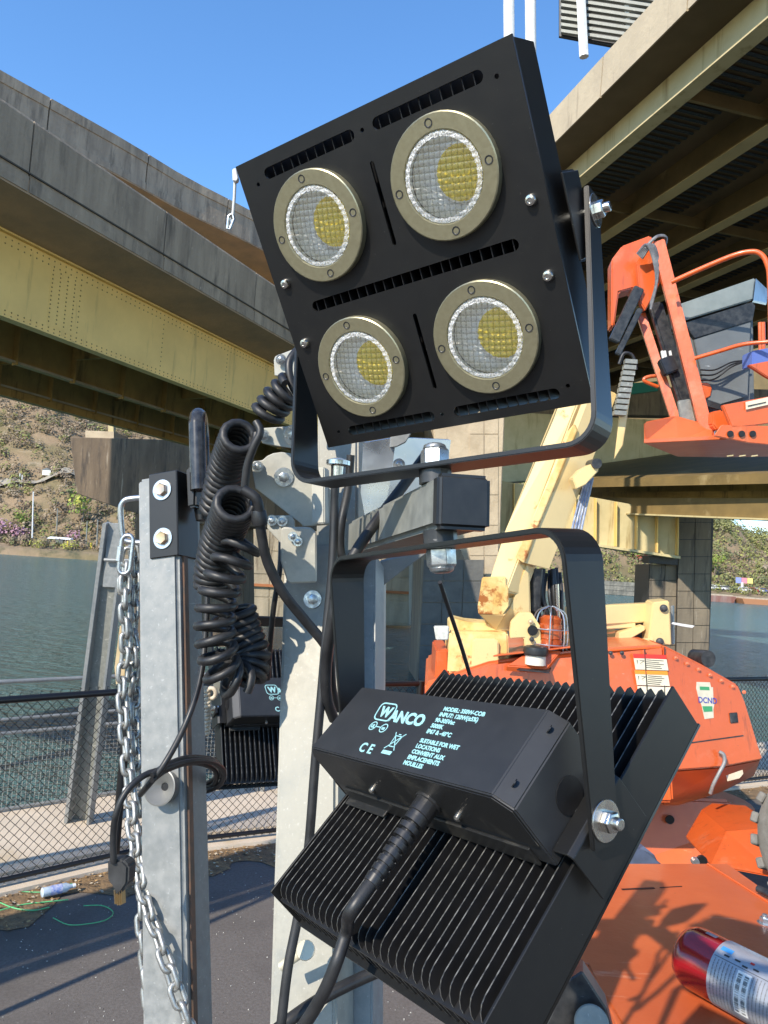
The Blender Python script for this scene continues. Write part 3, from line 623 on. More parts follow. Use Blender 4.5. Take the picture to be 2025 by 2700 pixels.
# yellow markers and white shed
for u, tt in ((188, 13), (250, 13)):
    b = on_shore(u, 0, tt); tag(MB().box(b+Vector((0, 0, 1.0)), .5, .5, 2.4).build('marker_post', mat('yellow_marker', (.7, .55, .05), .6)), 'yellow marker post on the far railway bank, %s' % ('left one' if u < 200 else 'right one beside the galvanised brace'), 'post', 'yellow marker posts')
b = on_shore(168, 0, 22); sh = thing('trackside_shed', b, 'small white roofed shed beside the far railway track', 'shed')
MB().box(b+Vector((0, 0, 1.9)), 2.6, 2, 1.6).build('wall', GREYP, sh); MB().slab([b+Vector((-4.6, -1.4, 2.7)), b+Vector((4.6, -1.4, 2.7)), b+Vector((3.8, 0, 3.5)), b+Vector((-3.8, 0, 3.5))], (0, 1.8, 0)).build('roof', WHITEP, sh)
b = on_shore(118, 0, 62); sh = thing('hillside_house', b+Vector((0, 0, 1)), 'small white building beside the road on the far slope', 'house')
MB().box(b+Vector((0, 0, 3.0)), 3.4, 3, 2.2).build('wall', WHITEP, sh); MB().slab([b+Vector((-2, -1.7, 4.1)), b+Vector((2, -1.7, 4.1)), b+Vector((0, -1.7, 5.0))], (0, 3.4, 0)).build('roof', GREYP, sh)
# right hand far shore: stone wall, red building, hoarding, barges, parked cars
def shorewall(u0, u1, t, h, m, name, label):
    n2 = 14; pts = [on_shore(u0+(u1-u0)*k/n2, 0, t) for k in range(n2+1)]; root = thing(name, pts[0], label, 'wall')
    for row in range(3):
        for k in range(n2):
            a, b_ = pts[k].copy(), pts[k+1].copy(); z = WZ+.1+row*h/3; a.z = b_.z = z; d_ = (b_-a); sh_ = random.uniform(0, .08)
            MB().slab([a+d_*(.02), a+d_*.98, b_-d_*.02+Vector((0, 0, h/3*.92)), a+d_*.02+Vector((0, 0, h/3*.92))], (0, 1.2+sh_, 0)).build('stone_course', m, root)
    a, b_ = pts[0].copy(), pts[-1].copy(); a.z = b_.z = WZ; MB().slab([p.copy().lerp(p, 0)+Vector((0, .25, WZ-p.z)) for p in (pts[0], pts[-1])]+[pts[-1]+Vector((0, .25, WZ-pts[-1].z+h*.97)), pts[0]+Vector((0, .25, WZ-pts[0].z+h*.97))], (0, 1.5, 0)).build('core', DARKST, root)
shorewall(1585, 1705, -1.5, 5.0, STONE, 'river_wall', 'grey stone retaining wall at the far waterline left of the block pier')
b = on_shore(1693, 0, 44); rb = thing('red_building', b, 'red building among trees just left of the block pier', 'building')
MB().box(b+Vector((0, 0, 2.5)), 4.6, 6, 5.6).build('wall', mat('red_brick', (.42, .10, .07), .8, 0, (.34, .09, .06), 2), rb); MB().slab([b+Vector((-2.6, -3.2, 5.3)), b+Vector((2.6, -3.2, 5.3)), b+Vector((0, -3.2, 7.0))], (0, 6.4, 0)).build('roof', mat('red_roof', (.5, .16, .12), .7), rb)
for i in range(2): MB().box(b+Vector((-1.2+2.4*i, -3.03, 3.4)), 1.0, .1, 1.5).build('window', DARKST, rb)
b = on_shore(1612, 0, 90); rb = thing('red_house', b, 'small red roofed house high in the far woods under the pale girder', 'house')
MB().box(b+Vector((0, 0, 3)), 5, 5, 4).build('wall', WHITEP, rb); MB().slab([b+Vector((-3, -3, 5)), b+Vector((3, -3, 5)), b+Vector((0, -3, 7.5))], (0, 6, 0)).build('roof', RED, rb)
b = on_shore(1962, 0, 18); dd = (b-CAM).dot(_fw); bb = thing('billboard', P(1958, 1568, dd), 'wide colourful hoarding of three posters on a post across the river', 'billboard')
MB().tube([P(1957, 1570, dd), P(1957, 1536, dd)], .5, 8).build('post', WHITEP, bb)
for k, m_ in enumerate((mat('poster_blue', (.25, .3, .6), .6), mat('poster_pink', (.7, .25, .3), .6), mat('poster_yellow', (.75, .65, .2), .6))):
    MB().slab([P(1941+15*k, 1522+1.0*k, dd), P(1955+15*k, 1523+1.0*k, dd), P(1955+15*k, 1538+.5*k, dd), P(1941+15*k, 1537+.5*k, dd)], (0, .4, 0)).build('poster_panel', m_, bb)
CARC = [WHITEP, mat('car_white', (.8, .8, .8), .3), mat('car_grey', (.3, .3, .32), .3), mat('car_dark', (.05, .05, .06), .3), WHITEP, mat('car_red', (.4, .03, .03), .3), WHITEP, mat('car_blue', (.05, .1, .3), .3)]
CARL = ['white car parked closest to the block pier across the river', 'white car second from the block pier across the river', 'grey car parked left of the hoarding', 'dark car parked just left of the hoarding post', 'white car parked just right of the hoarding post', 'red car parked right of the hoarding', 'white car near the right edge across the river', 'blue car at the right edge across the river']
GLZ = mat('car_glass', (.03, .035, .04), .1)
for k, u in enumerate((1884, 1903, 1921, 1934, 1972, 1990, 2004, 2018)):
    b = on_shore(u, 0, 14)+Vector((0, 0, .5)); c = thing('parked_car', b, CARL[k], 'car', 'cars parked across the river')
    MB().slab([b+Vector((x*1.25, -1, z*1.25)) for x, z in ((-2.2, .3), (2.2, .3), (2.2, .85), (1.2, .95), (.6, 1.5), (-1.2, 1.5), (-1.9, .95), (-2.2, .9))], (0, 2, 0)).build('body', CARC[k], c, bevel=.06)
    MB().slab([b+Vector((x*1.25, -1.04, z*1.25)) for x, z in ((1.0, .97), (.52, 1.4), (-1.1, 1.4), (-1.6, .97))], (0, 2.08, 0)).build('window', GLZ, c)
    for x in (-1.7, 1.7): MB().lathe(b+Vector((x, -1.08, .42)), (0, 1, 0), [(0, .42), (2.16, .42)], 12).build('wheel', DARKST, c)
for k, (u0, u1, t, h, m_, lb) in enumerate(((1870, 1945, -7, 2.6, BARGE, 'long rust red barge moored at the far right shore'), (1975, 2100, -12, 2.2, mat('orange_barge', (.45, .20, .09), .7), 'orange brown barge at the right edge of the river'), (1930, 1995, -3, 2.2, WHITEP, 'pale deck barge between the two rusty ones'))):
    a, b_ = on_shore(u0, 0, t), on_shore(u1, 0, t); a.z = b_.z = WZ-.3; d_ = (b_-a).normalized()*1.2
    bg = thing('barge', a, lb, 'barge', 'barges at the far shore')
    MB().slab([a, b_, b_+d_+Vector((0, 0, h)), a-d_+Vector((0, 0, h))], (0, 7, 0)).build('hull', m_, bg); MB().slab([a+Vector((0, .5, h)), b_+Vector((0, .5, h)), b_+Vector((0, .5, h+.5)), a+Vector((0, .5, h+.5))], (0, 6, 0)).build('coaming', CONCL, bg)

# ================================================================ near ramp bridge
def loft(name, stations, m, parent, closed=True, kind=None):
    """stations = list of lists of 3D points (same count): skin between them"""
    k = len(stations[0]); s_ = MB(); s_.v = [Vector(p) for st in stations for p in st]
    for i in range(len(stations)-1):
        for j in range(k if closed else k-1): s_.f.append((i*k+j, i*k+(j+1) % k, (i+1)*k+(j+1) % k, (i+1)*k+j)); s_.m.append(0)
    if closed: s_.f += [tuple(range(k-1, -1, -1)), tuple((len(stations)-1)*k+j for j in range(k))]; s_.m += [0, 0]
    o = s_.build(name, m, parent); 
    if kind: o['kind'] = kind
    return o
def pathframes(pts):
    out = []
    for i, p in enumerate(pts):
        t = (pts[min(i+1, len(pts)-1)]-pts[max(i-1, 0)]); t.z = 0; t.normalize(); out.append((p, t, Vector((-t.y, t.x, 0))))     # lateral points away (left)
    return out
def resample(pts, step):
    pts = smoothpath(pts, 12); out = [pts[0]]; acc = 0
    for a, b in zip(pts, pts[1:]):
        L = (b-a).length; 
        while acc+L >= step:
            a = a.lerp(b, (step-acc)/L); L = (b-a).length; out.append(a.copy()); acc = 0
        acc += L
    return out
ZD = 8.84
RP = resample([(-7.42+4.47*k_, 14.66+10.04*k_, ZD) for k_ in (-1.1, -.5, 0, .5, 1, 1.6)] + [(1.2, 36.5, ZD), (3.2, 43, ZD), (5, 52, ZD)], 1.0)
RF = pathframes(RP)
def sec(fr, lats): return [[p + n*a + Vector((0, 0, z)) for a, z in lats] for p, t, n in fr]
rb = thing('ramp_bridge', (RP[0].x, RP[0].y, 0), 'lower concrete and yellow steel ramp bridge crossing from upper left', 'bridge')
st = 0; PN = 4
pan = [RF[i:i+PN+1] for i in range(0, len(RF)-1, PN)]
for q in pan:        # parapet panels with open joints
    if len(q) < 2: continue
    q = [(p, t, n) for p, t, n in q]; p, t, n = q[0]; q[0] = (p+t*.02, t, n); p, t, n = q[-1]; q[-1] = (p-t*.02, t, n)
    loft('parapet_panel', sec(q, [(0, .04), (0, .34), (.03, .36), (.03, 1.46), (.06, 1.52), (.30, 1.52), (.32, .04)]), CONCD, rb)
loft('drip_line', sec(RF[:-1], [(-.006, .40), (-.006, .43), (.03, .43), (.03, .40)]), mat('dark_joint', (.07, .06, .05), .9), rb)
loft('deck', sec(RF, [(.02, 0), (.02, .30), (9.4, .30), (9.4, 0), (8.2, -.22), (1.35, -.22)]), CONCS, rb)
def girder(lat, m, name='girder', web=1.86, fl=.28):
    gb = loft(name, sec(RF, [(lat-fl/2, -.22-web), (lat-fl/2, -.18-web), (lat-.02, -.18-web), (lat-.02, -.26), (lat-fl/2, -.26), (lat-fl/2, -.221), (lat+fl/2, -.221), (lat+fl/2, -.26), (lat+.02, -.26), (lat+.02, -.18-web), (lat+fl/2, -.18-web), (lat+fl/2, -.22-web)]), m, rb); return gb
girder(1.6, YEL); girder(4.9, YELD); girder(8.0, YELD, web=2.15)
for lat_ in (4.9, 8.0):
    loft('flange_edge', sec(RF, [(lat_-.15, -2.095), (lat_-.15, -2.03), (lat_-.142, -2.03), (lat_-.142, -2.095)]), mat('pale_flange_edge', (.50, .44, .33), .6, 0, (.36, .31, .22), 2), rb)
# rivet lines and splice plate on the outer girder
rv = MB()
def rivet(p, n, r=.022):
    b1 = Vector((0, 0, 1)); b2 = n.cross(b1).normalized(); k = 5; base = len(rv.v)
    rv.v += [p + (b1*math.sin(6.283*i/k)+b2*math.cos(6.283*i/k))*r for i in range(k)] + [p-n*r*.7]
    rv.f += [(base+i, base+(i+1) % k, base+k) for i in range(k)]; rv.m += [0]*k
for i in range(4, min(len(RF)-1, 34)):
    p, t, n = RF[i]; q = RF[i+1][0]
    for k in range(6):
        c = p.lerp(q, k/6)+n*1.578
        for z in (-.34, -.47, -1.90, -1.99): rivet(c+Vector((0, 0, z)), n)
    if i % 3 == 0:
        for z in np.arange(-.6, -1.85, -.13): rivet(p+n*1.578+Vector((0, 0, z)), n)
    if i == 14:
        for a in range(4):
            for z in np.arange(-.56, -1.86, -.10): rivet(p.lerp(q, .15+a*.22)+n*1.572+Vector((0, 0, z)), n)
rvo = rv.build('rivets', mat('grimy_rivet', (.25, .17, .05), .6), rb, fix=False); rvo['kind'] = 'stuff'
p, t, n = RF[14]; MB().slab([p+n*1.576+t*.1+Vector((0, 0, -.5)), p+n*1.576+t*.9+Vector((0, 0, -.5)), p+n*1.576+t*.9+Vector((0, 0, -1.86)), p+n*1.576+t*.1+Vector((0, 0, -1.86))], n*.02).build('splice_plate', YEL, rb)
for lat in (4.9, 8.0):
    for i in range(2, len(RF)-1, 2):
        p, t, n = RF[i]; c = p+n*(lat-.11)+Vector((0, 0, -1.2)); MB().box(c, .2, .03, 1.9, Matrix((n, t, Vector((0, 0, 1)))).transposed()).build('stiffener', YELD, rb)
for i in range(3, len(RF)-1, 5):       # cross frames
    p, t, n = RF[i]
    for a, b in ((1.65, 4.85), (4.95, 7.95)): MB().beam(p+n*a+Vector((0, 0, -1.0)), p+n*b+Vector((0, 0, -1.0)), .10, .9).build('cross_frame', YELD, rb)
# upper ramp beyond
ZU = 18.9-1.65
UP = [P(*uvd) for uvd in ((0, 187, 27.4), (195, 295, 29.7), (352, 385, 31.9), (490, 469, 34.3), (650, 553, 37), (770, 620, 39.6))]
UP = [Vector((p.x, p.y, ZU)) for p in UP]; UP = [UP[0]+(UP[0]-UP[1])*4] + UP + [UP[-1]+(UP[-1]-UP[-2])*3]
UF = pathframes(resample(UP, 1.5)); ub = thing('upper_ramp_bridge', (UP[0].x, UP[0].y, 0), 'higher concrete ramp bridge behind the lower one against the sky', 'bridge')
for i in range(0, len(UF)-1, 3):
    q = UF[i:i+4]
    if len(q) < 2: continue
    p, t, n = q[0]; q[0] = (p+t*.03, t, n); p, t, n = q[-1]; q[-1] = (p-t*.03, t, n)
    loft('parapet_panel', sec(q, [(0, .05), (0, .35), (.04, .37), (.04, 1.2), (.0, 1.22), (.0, 1.62), (.35, 1.62), (.35, .05)]), CONCD, ub)
loft('deck', sec(UF, [(.02, 0), (.02, .3), (9, .3), (9, 0), (7.5, -.3), (2.0, -.3)]), CONCS, ub)
for lat in (2.3, 5.0, 7.4):
    loft('girder', sec(UF, [(lat-.15, -1.9), (lat-.03, -1.86), (lat-.03, -.301), (lat+.03, -.301), (lat+.03, -1.86), (lat+.15, -1.9)]), YEL, ub)
# ---- piers of the ramps
def blocks(root, o, ax, ay, nx, ny, m, th=.06, gap=.035, name='concrete_block'):
    """pieces laid on a face: o lower-left corner, ax and ay full edges"""
    ax = Vector(ax); ay = Vector(ay); nrm = ax.cross(ay).normalized(); shared = None
    for i in range(nx):
        for j in range(ny):
            c = Vector(o)+ax*((i+.5)/nx)+ay*((j+.5)/ny); ex = ax/nx; ey = ay/ny; ga = gap/ex.length/2; gb_ = gap/ey.length/2
            dz = nrm*(th+random.uniform(-.012, .012)); q = [c+ex*a*(1-ga*2)+ey*b*(1-gb_*2) for a, b in ((-.5, -.5), (.5, -.5), (.5, .5), (-.5, .5))]
            MB().slab([p+dz for p in q], -dz*1.02).build(name, m, root)
def pier_box(name, label, us, v0, v1, d, thick, m, parent=None):
    pass
hp = thing('hammerhead_pier', P(450, 1690, 42), 'stained concrete hammerhead pier under the lower ramp at left', 'bridge pier')
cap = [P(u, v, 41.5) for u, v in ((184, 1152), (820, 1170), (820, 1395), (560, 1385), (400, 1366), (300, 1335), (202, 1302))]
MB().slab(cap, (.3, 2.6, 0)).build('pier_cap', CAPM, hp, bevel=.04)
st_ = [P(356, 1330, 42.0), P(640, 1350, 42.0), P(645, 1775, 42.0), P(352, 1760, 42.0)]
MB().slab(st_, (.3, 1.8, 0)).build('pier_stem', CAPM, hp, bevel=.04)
for u in (225, 475, 610): MB().slab([P(u, 1135, 41.9), P(u+75, 1138, 41.9), P(u+75, 1170, 41.9), P(u, 1167, 41.9)], (.2, 1.8, 0)).build('bearing_pedestal', CONCL, hp)
for u in (285, 510): MB().slab([P(u, 1098, 42), P(u+14, 1099, 42), P(u+14, 1142, 42), P(u, 1141, 42)], (.0, .4, 0)).build('bearing_post', PALEY, hp)
MB().slab([P(330, 1105, 42.3), P(420, 1112, 42.3), P(425, 1133, 42.3), P(345, 1135, 42.3)], (.1, .6, 0)).build('bearing_beam', YEL, hp)
bp_ = thing('stained_pier', P(860, 1640, 62), 'tan rust stained concrete pier standing in the water behind the mast', 'bridge pier')
MB().slab([P(640, 1150, 62), P(1078, 1180, 62), P(1078, 1652, 62), P(636, 1640, 62)], (1, 5, 0)).build('pier_stem', CONCT, bp_, bevel=.08)
blocks(bp_, P(636, 1634, 62), P(1078, 1645, 62)-P(636, 1634, 62), P(640, 1330, 62)-P(636, 1634, 62), 6, 5, CONCT, gap=.10)
MB().slab([P(640, 1537, 61.7), P(1078, 1560, 61.7), P(1078, 1567, 61.7), P(640, 1544, 61.7)], (0, .25, 0)).build('rusty_ledge', mat('rust_ledge', (.35, .13, .05), .8), bp_)
# tall pale column behind the boom
tc_ = thing('tall_column', P(1200, 1785, 35), 'pale sunlit bridge column behind the yellow boom with battered base coloured dark for shade', 'bridge pier')
c0 = [P(1150, 1040, 34.5), P(1334, 1040, 34.5), P(1312, 1545, 34.5), P(1172, 1545, 34.5)]
MB().slab([P(1120, 860, 34.5), P(1340, 860, 34.5), P(1312, 1600, 34.5), P(1240, 1600, 34.5), P(1165, 1400, 34.5)], (-.2, 3.2, 0)).build('shaft', CONCL, tc_, bevel=.05)
blocks(tc_, P(1238, 1545, 34.5), P(1314, 1545, 34.5)-P(1238, 1545, 34.5), P(1238, 905, 34.5)-P(1238, 1545, 34.5), 2, 8, CONCL, th=.05)
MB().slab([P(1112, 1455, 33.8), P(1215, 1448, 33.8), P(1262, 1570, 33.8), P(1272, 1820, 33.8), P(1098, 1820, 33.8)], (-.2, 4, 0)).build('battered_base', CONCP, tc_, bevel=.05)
blocks(tc_, P(1102, 1815, 33.8), P(1262, 1815, 33.8)-P(1102, 1815, 33.8), P(1117, 1475, 33.8)-P(1102, 1815, 33.8), 3, 6, mat('shaded_pier_block', (.13, .13, .125), .85, 0, (.09, .09, .09), 1.5, bump=.3, bscale=8), th=.05)  # shade on the column's base is painted into these dark blocks
# ================================================================ overhead main bridge
Dm = ray(500, 1340).normalized(); Sm = Dm.cross(Vector((0, 0, 1))).normalized(); Um = Sm.cross(Dm)
def bl(s_, h_, t_): return CAM + Sm*s_ + Um*h_ + Dm*t_
mbz = thing('overhead_bridge', bl(12, 12, 20), 'big steel girder road bridge passing overhead at right', 'bridge')
T0, T1 = -8, 74
def prism(name, secp, m, t0=T0, t1=T1):
    return MB().slab([bl(a, b, t0) for a, b in secp], Dm*(t1-t0)).build(name, m, mbz)
GF = mat('lit_bridge_fascia', (.47, .39, .27), .85, 0, (.40, .33, .23), .7, bump=.2, bscale=5, layers=[((.25, .2, .14), .8, (3, 3, .3), .60, .72)])
for k in range(16):
    a = T0+k*4.0; prism('fascia_panel', [(10.6, 12.98), (10.6, 14.2), (10.9, 14.2), (10.9, 12.98)], GF, a+.03, a+3.97)
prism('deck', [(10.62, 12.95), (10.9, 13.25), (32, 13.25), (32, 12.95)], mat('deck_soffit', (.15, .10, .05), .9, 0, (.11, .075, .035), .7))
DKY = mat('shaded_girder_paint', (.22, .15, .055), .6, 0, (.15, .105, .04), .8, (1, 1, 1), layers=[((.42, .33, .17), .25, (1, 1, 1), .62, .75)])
svals = [11.8, 14.9, 18.05, 21.2, 24.4, 27.6, 30.8]
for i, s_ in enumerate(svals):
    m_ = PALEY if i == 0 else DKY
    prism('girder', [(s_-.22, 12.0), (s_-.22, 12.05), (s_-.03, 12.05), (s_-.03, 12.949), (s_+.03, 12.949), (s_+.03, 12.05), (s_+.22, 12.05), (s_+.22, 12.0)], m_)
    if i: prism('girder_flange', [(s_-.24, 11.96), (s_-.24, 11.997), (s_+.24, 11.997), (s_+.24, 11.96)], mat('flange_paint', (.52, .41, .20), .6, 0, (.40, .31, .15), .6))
for i in range(len(svals)-1):          # corrugated deck forms between the girders
    a, b = svals[i]+.55, svals[i+1]-.75; c = MB(); t = T0+8
    while t < 52: c.add([bl(a, 12.90, t), bl(b, 12.90, t), bl(b, 12.86, t+.08), bl(a, 12.86, t+.08), bl(b, 12.90, t+.16), bl(a, 12.90, t+.16)], [(0, 1, 2, 3), (3, 2, 4, 5)]); t += .32
    o = c.build('corrugated_form', DARKST, mbz, fix=False); o['kind'] = 'stuff'
for t in range(4, 60, 7):
    for i in range(len(svals)-1): MB().beam(bl(svals[i]+.04, 12.35, t), bl(svals[i+1]-.04, 12.35, t), .12, .35, Um).build('cross_brace', DKY, mbz)
# lower approach at the far right: parallel stringers under a deck, on the block pier
lb = thing('low_approach_bridge', P(1800, 1250, 45), 'dark underside of the low approach span at right above the river', 'bridge')
vl = [(1268, 1205), (1283, 1232), (1296, 1262), (1308, 1292), (1322, 1316), (1336, 1341)]
for k, (va, vb) in enumerate(vl):
    a, b = P(1470, va-6, 62-k*3.5), P(2150, vb+4, 40-k*2.6); MB().beam(a, b, .35, .8).build('stringer', YELD if k < 5 else DKY, lb); MB().beam(a+Vector((0, -.1, -.42)), b+Vector((0, -.1, -.42)), .7, .07).build('stringer_flange', PALEY, lb)
a0, a1, b0, b1 = P(1470, 1255, 66), P(2150, 1195, 44), P(1470, 1322, 42), P(2150, 1330, 26)
MB().slab([p+Vector((0, 0, .75)) for p in (a0, a1, b1, b0)], (0, 0, .4)).build('deck', DKY, lb)
MB().slab([P(1320, 1085, 58), P(2150, 1130, 44), P(2150, 1215, 44), P(1320, 1272, 58)], (.2, 1.0, 0)).build('side_girder', PALEY, lb)
MB().slab([P(1320, 1010, 60), P(2150, 1030, 46), P(2150, 1100, 46), P(1320, 1090, 60)], (.2, 1.0, 0)).build('parapet', CONCP, lb)
MB().slab([P(1300, 930, 68), P(2250, 900, 62), P(2250, 1120, 62), P(1300, 1262, 68)], (.2, 1.0, 0)).build('shade_backing', DKY, lb)  # added dark slab closing a bright gap, standing in for shade behind the basket
# green tarp edge in the shadows behind the jib
tag(MB().slab([P(1640, 1012, 45), P(1735, 1005, 45), P(1735, 1030, 45), P(1640, 1042, 45)], (0, .3, 0)).build('green_netting', mat('green_net', (.01, .16, .12), .7)), 'strip of green netting on the bridge parapet behind the orange jib', 'netting')
# stiffened pale girder on the short pier
sg = thing('stiffened_girder', P(1600, 1380, 36), 'pale yellow plate girder with upright stiffeners resting on the block pier', 'girder')
GA, GB, GC, GD = P(1290, 1262, 37.5), P(1789, 1352, 37.2), P(1787, 1468, 37.2), P(1290, 1395, 37.5)
MB().slab([GA, GB, GC, GD], (.05, .25, 0)).build('web', PALEY, sg)
MB().slab([GD+Vector((0, -.35, -.1)), GC+Vector((0, -.35, -.1)), GC+Vector((0, -.35, .02)), GD+Vector((0, -.35, .02))], (0, .9, 0)).build('bottom_flange', PALEY, sg)
for k in range(10):
    f_ = k/9.3+.02; a, b = GA.lerp(GB, f_), GD.lerp(GC, f_); MB().beam(a+Vector((0, -.17, -.05)), b+Vector((0, -.17, .05)), .05, .32, (0, 1, 0)).build('stiffener', mat('stiff_%d' % k, (.50, .37, .10), .5) if False else YEL, sg)
MB().slab([P(1712, 1465, 37.6), P(1787, 1470, 37.6), P(1787, 1490, 37.6), P(1712, 1484, 37.6)], (0, 1, 0)).build('bearing', DARKST, sg)
# block pier
kp = thing('block_pier', P(1835, 1815, 38), 'tall dark block faced pier standing in the river at right', 'bridge pier')
MB().slab([P(1790, 1328, 38), P(1883, 1330, 38), P(1866, 1830, 38), P(1780, 1830, 38)], (.5, 3, 0)).build('pier_core', DARKST, kp)
MB().slab([P(1712, 1487, 38.3), P(1790, 1492, 38.3), P(1780, 1830, 38.3), P(1698, 1830, 38.3)], (.3, 3, 0)).build('pier_core', DARKST, kp)
blocks(kp, P(1780, 1830, 38), P(1866, 1830, 38)-P(1780, 1830, 38), P(1790, 1332, 38)-P(1780, 1830, 38), 2, 11, CONCP)
blocks(kp, P(1699, 1830, 38.3), P(1779, 1830, 38.3)-P(1699, 1830, 38.3), P(1713, 1487, 38.3)-P(1699, 1830, 38.3), 2, 8, CONCP)
# overhead sign gantry at the top
so = thing('overhead_sign', P(1600, 40, 26), 'grey slatted back of an overhead road sign above the lamp', 'road sign')
for k in range(9):
    y0 = -60+k*17; MB().slab([P(1480, y0, 26), P(1760, y0+42, 25), P(1760, y0+50, 25), P(1480, y0+8, 26)], (0, .12, 0)).build('slat', GALVD, so)
MB().slab([P(1475, -90, 26.2), P(1770, -50, 25.2), P(1770, 150, 25.2), P(1475, 95, 26.2)], (0, .1, 0)).build('backing', DARKST, so)
for u in (1535, 1655): MB().tube([P(u-8, -100, 25.6), P(u+5, 150, 25.6)], .16, 8).build('mounting_rail', WHITEP, so, smooth=40)
for k, u in enumerate((1343, 1400)):
    tag(MB().tube([P(u-3, -200, 26), P(u+4, 660, 26)], .19, 12).build('sign_post', WHITEP, smooth=40), ['left', 'right'][k]+' one of two white upright sign posts above the lamp', 'post', 'white sign posts')
# ================================================================ light tower: crossarm, mast, post, chain, cables
lt = thing('light_tower_mast', G(830, 2700) if False else P(850, 2900, 1.1), 'square galvanised telescoping mast carrying the lamps, with pulley plates and bolts', 'mast')
def bx(name, a, b, w, h, hint, m, parent, bevel=.0025, seg=2):
    return MB().beam(a, b, w, h, hint).build(name, m, parent, bevel=bevel, seg=seg)
# crossarm between the two yokes
ca0, ca1 = P(1226, 1322, .795), P(958, 1420, 1.30)
axc = (ca1-ca0).normalized()
bx('crossarm', ca0+axc*.012, ca1, .056, .056, (BU-BL), GALVD, lt, .006, 3)
bx('end_cap', ca0, ca0+axc*.022, .0590, .0590, (BU-BL), PLASTIC, lt, .005, 3)
for (B0, D0, c0_) in ((BU, DU, 1), (BL, DL, 1)):
    m = MB(); hexbolt(m, B0-D0*.0030, -D0, .0168, .020, washer=0, stud=.004); m.lathe(B0-D0*.023, -D0, [(0, .0140), (.004, .0125), (.006, .008)], 20); m.build('mounting_nut', ZINC, lt, smooth=25, bevel=.0006)
mid = (BU+BL)/2
m = MB(); m.tube([BU-DU*.01, BL-DL*.01], .0095, 12); m.build('mounting_bolt', ZINC, lt, smooth=30)
for B0, D0 in ((BU, DU), (BL, DL)):
    MB().lathe(B0+D0*.0030, D0, [(0, .019), (max(.004, .5*((BU-BL).length-.066)), .019)], 12).build('spacer', DARKST, lt, smooth=30)
# mast tubes
HN = (-.22, -1, 0)
bx('outer_tube', P(842, 1458, 1.36), P(822, 2900, 1.06), .098, .098, HN, GALVM, lt, .006, 3)
bx('inner_tube', P(905, 1080, 1.44), P(902, 1500, 1.40), .078, .078, HN, GALVM, lt, .005, 3)
bx('side_channel', P(955, 1480, 1.46), P(935, 2900, 1.12), .07, .075, HN, GALV, lt, .003, 2)
MB().slab([P(u, v, 1.30) for u, v in ((955, 1165), (1045, 1150), (1032, 1250), (1018, 1330), (1000, 1405), (965, 1395), (948, 1300))], W((.1, 0, .05))).build('latch_plate', mat('polished_zinc', (.55, .60, .66), .22, .9, (.62, .66, .7), 12, rvar=.15), lt, bevel=.002)
MB().slab([P(u, v, 1.29) for u, v in ((1030, 1145), (1085, 1140), (1070, 1165), (1045, 1178), (1028, 1180))], W((0, 0, .03))).build('latch_hook', GALV, lt, bevel=.001)
def plate(name, X, Y, d, th, m=PLATEM, s=.3165, org=(600, 900), bev=.0012):
    return MB().slab([P(org[0]+s*x, org[1]+s*y, d) for x, y in zip(X, Y)], W((0, 0, th))).build(name, m, lt, bevel=bev)
arc = [(290+ (450-290)*0, 0)]
px_ = [205, 212, 290, 330, 380, 450, 520, 570, 610, 860, 862, 630, 600, 380, 230]
py_ = [1060, 1000, 990, 955, 932, 922, 932, 960, 985, 1240, 1530, 1542, 1512, 1340, 1225]
plate('pulley_plate', px_, py_, 1.255, .006)
bx('pulley_plate_flange', P(845, 1235, 1.252), P(846, 1382, 1.246), .022, .03, HN, PLATEM, lt, .002)
plate('upper_pulley_plate', [285, 300, 620, 625, 360, 290], [760, 722, 700, 905, 865, 850], 1.27, .005)
plate('top_bracket', [385, 395, 470, 545, 640, 640, 560, 480, 392], [160, 125, 95, 66, 60, 620, 620, 300, 285], 1.28, .006)
plate('small_bracket', [335, 345, 530, 560, 560, 440, 330], [1470, 1452, 1450, 1500, 1620, 1680, 1560], 1.252, .005)
plate('stop_plate', [440, 455, 650, 700, 742, 742, 520, 495, 440], [1570, 1548, 1546, 1552, 1600, 2010, 2020, 2000, 1830], 1.235, .008, bev=.003)
def boltat(u, v, d, r=.007, h=.005, wsh=.011, m=ZINC, nm='bolt', par=None, ax=None):
    mb_ = MB(); hexbolt(mb_, P(u, v, d), ax or (-ray(u, v)).normalized(), r, h, washer=wsh, stud=.002); return mb_.build(nm, m, par or lt, smooth=25, bevel=.0003)
for q in ((748, 1258, 1.252, .0085, .006, .016), (680, 1230, 1.25, .006, .006, .009), (775, 1147, 1.262, .010, .006, .017), (694, 1148, 1.262, .007, .006, .010), (741, 948, 1.272, .006, .006, .009), (717, 1372, 1.248, .006, .004, .009), (744, 1374, 1.248, .006, .004, .009), (772, 1415, 1.23, .005, .004, .008), (785, 1428, 1.23, .005, .004, .008), (824, 1580, 1.27, .009, .007, .015), (776, 1068, 1.30, .006, .006, .010), (1052, 1225, 1.22, .006, .006, .010)):
    boltat(*q)
# lamp bolt seen beneath the upper floodlight corner
m = MB(); m.lathe(P(893, 1208, 1.10), (0, 0, -1), [(0, .006), (.004, .0175), (.010, .0175), (.012, .008), (.03, .007)], 18); m.build('cable_clamp', STAIN, lt, smooth=30)
# rungs and hooks at the bottom of the mast
m = MB(); m.tube([P(742, 2548, 1.03), P(805, 2505, 1.02)], .0065, 12); m.lathe(P(805, 2505, 1.02), (ray(805, 2505)*-1).normalized(), [(0, .013), (.006, .012)], 14); m.build('latch_pin', mat('cream_pin', (.62, .58, .45), .4, .3), lt, smooth=40)
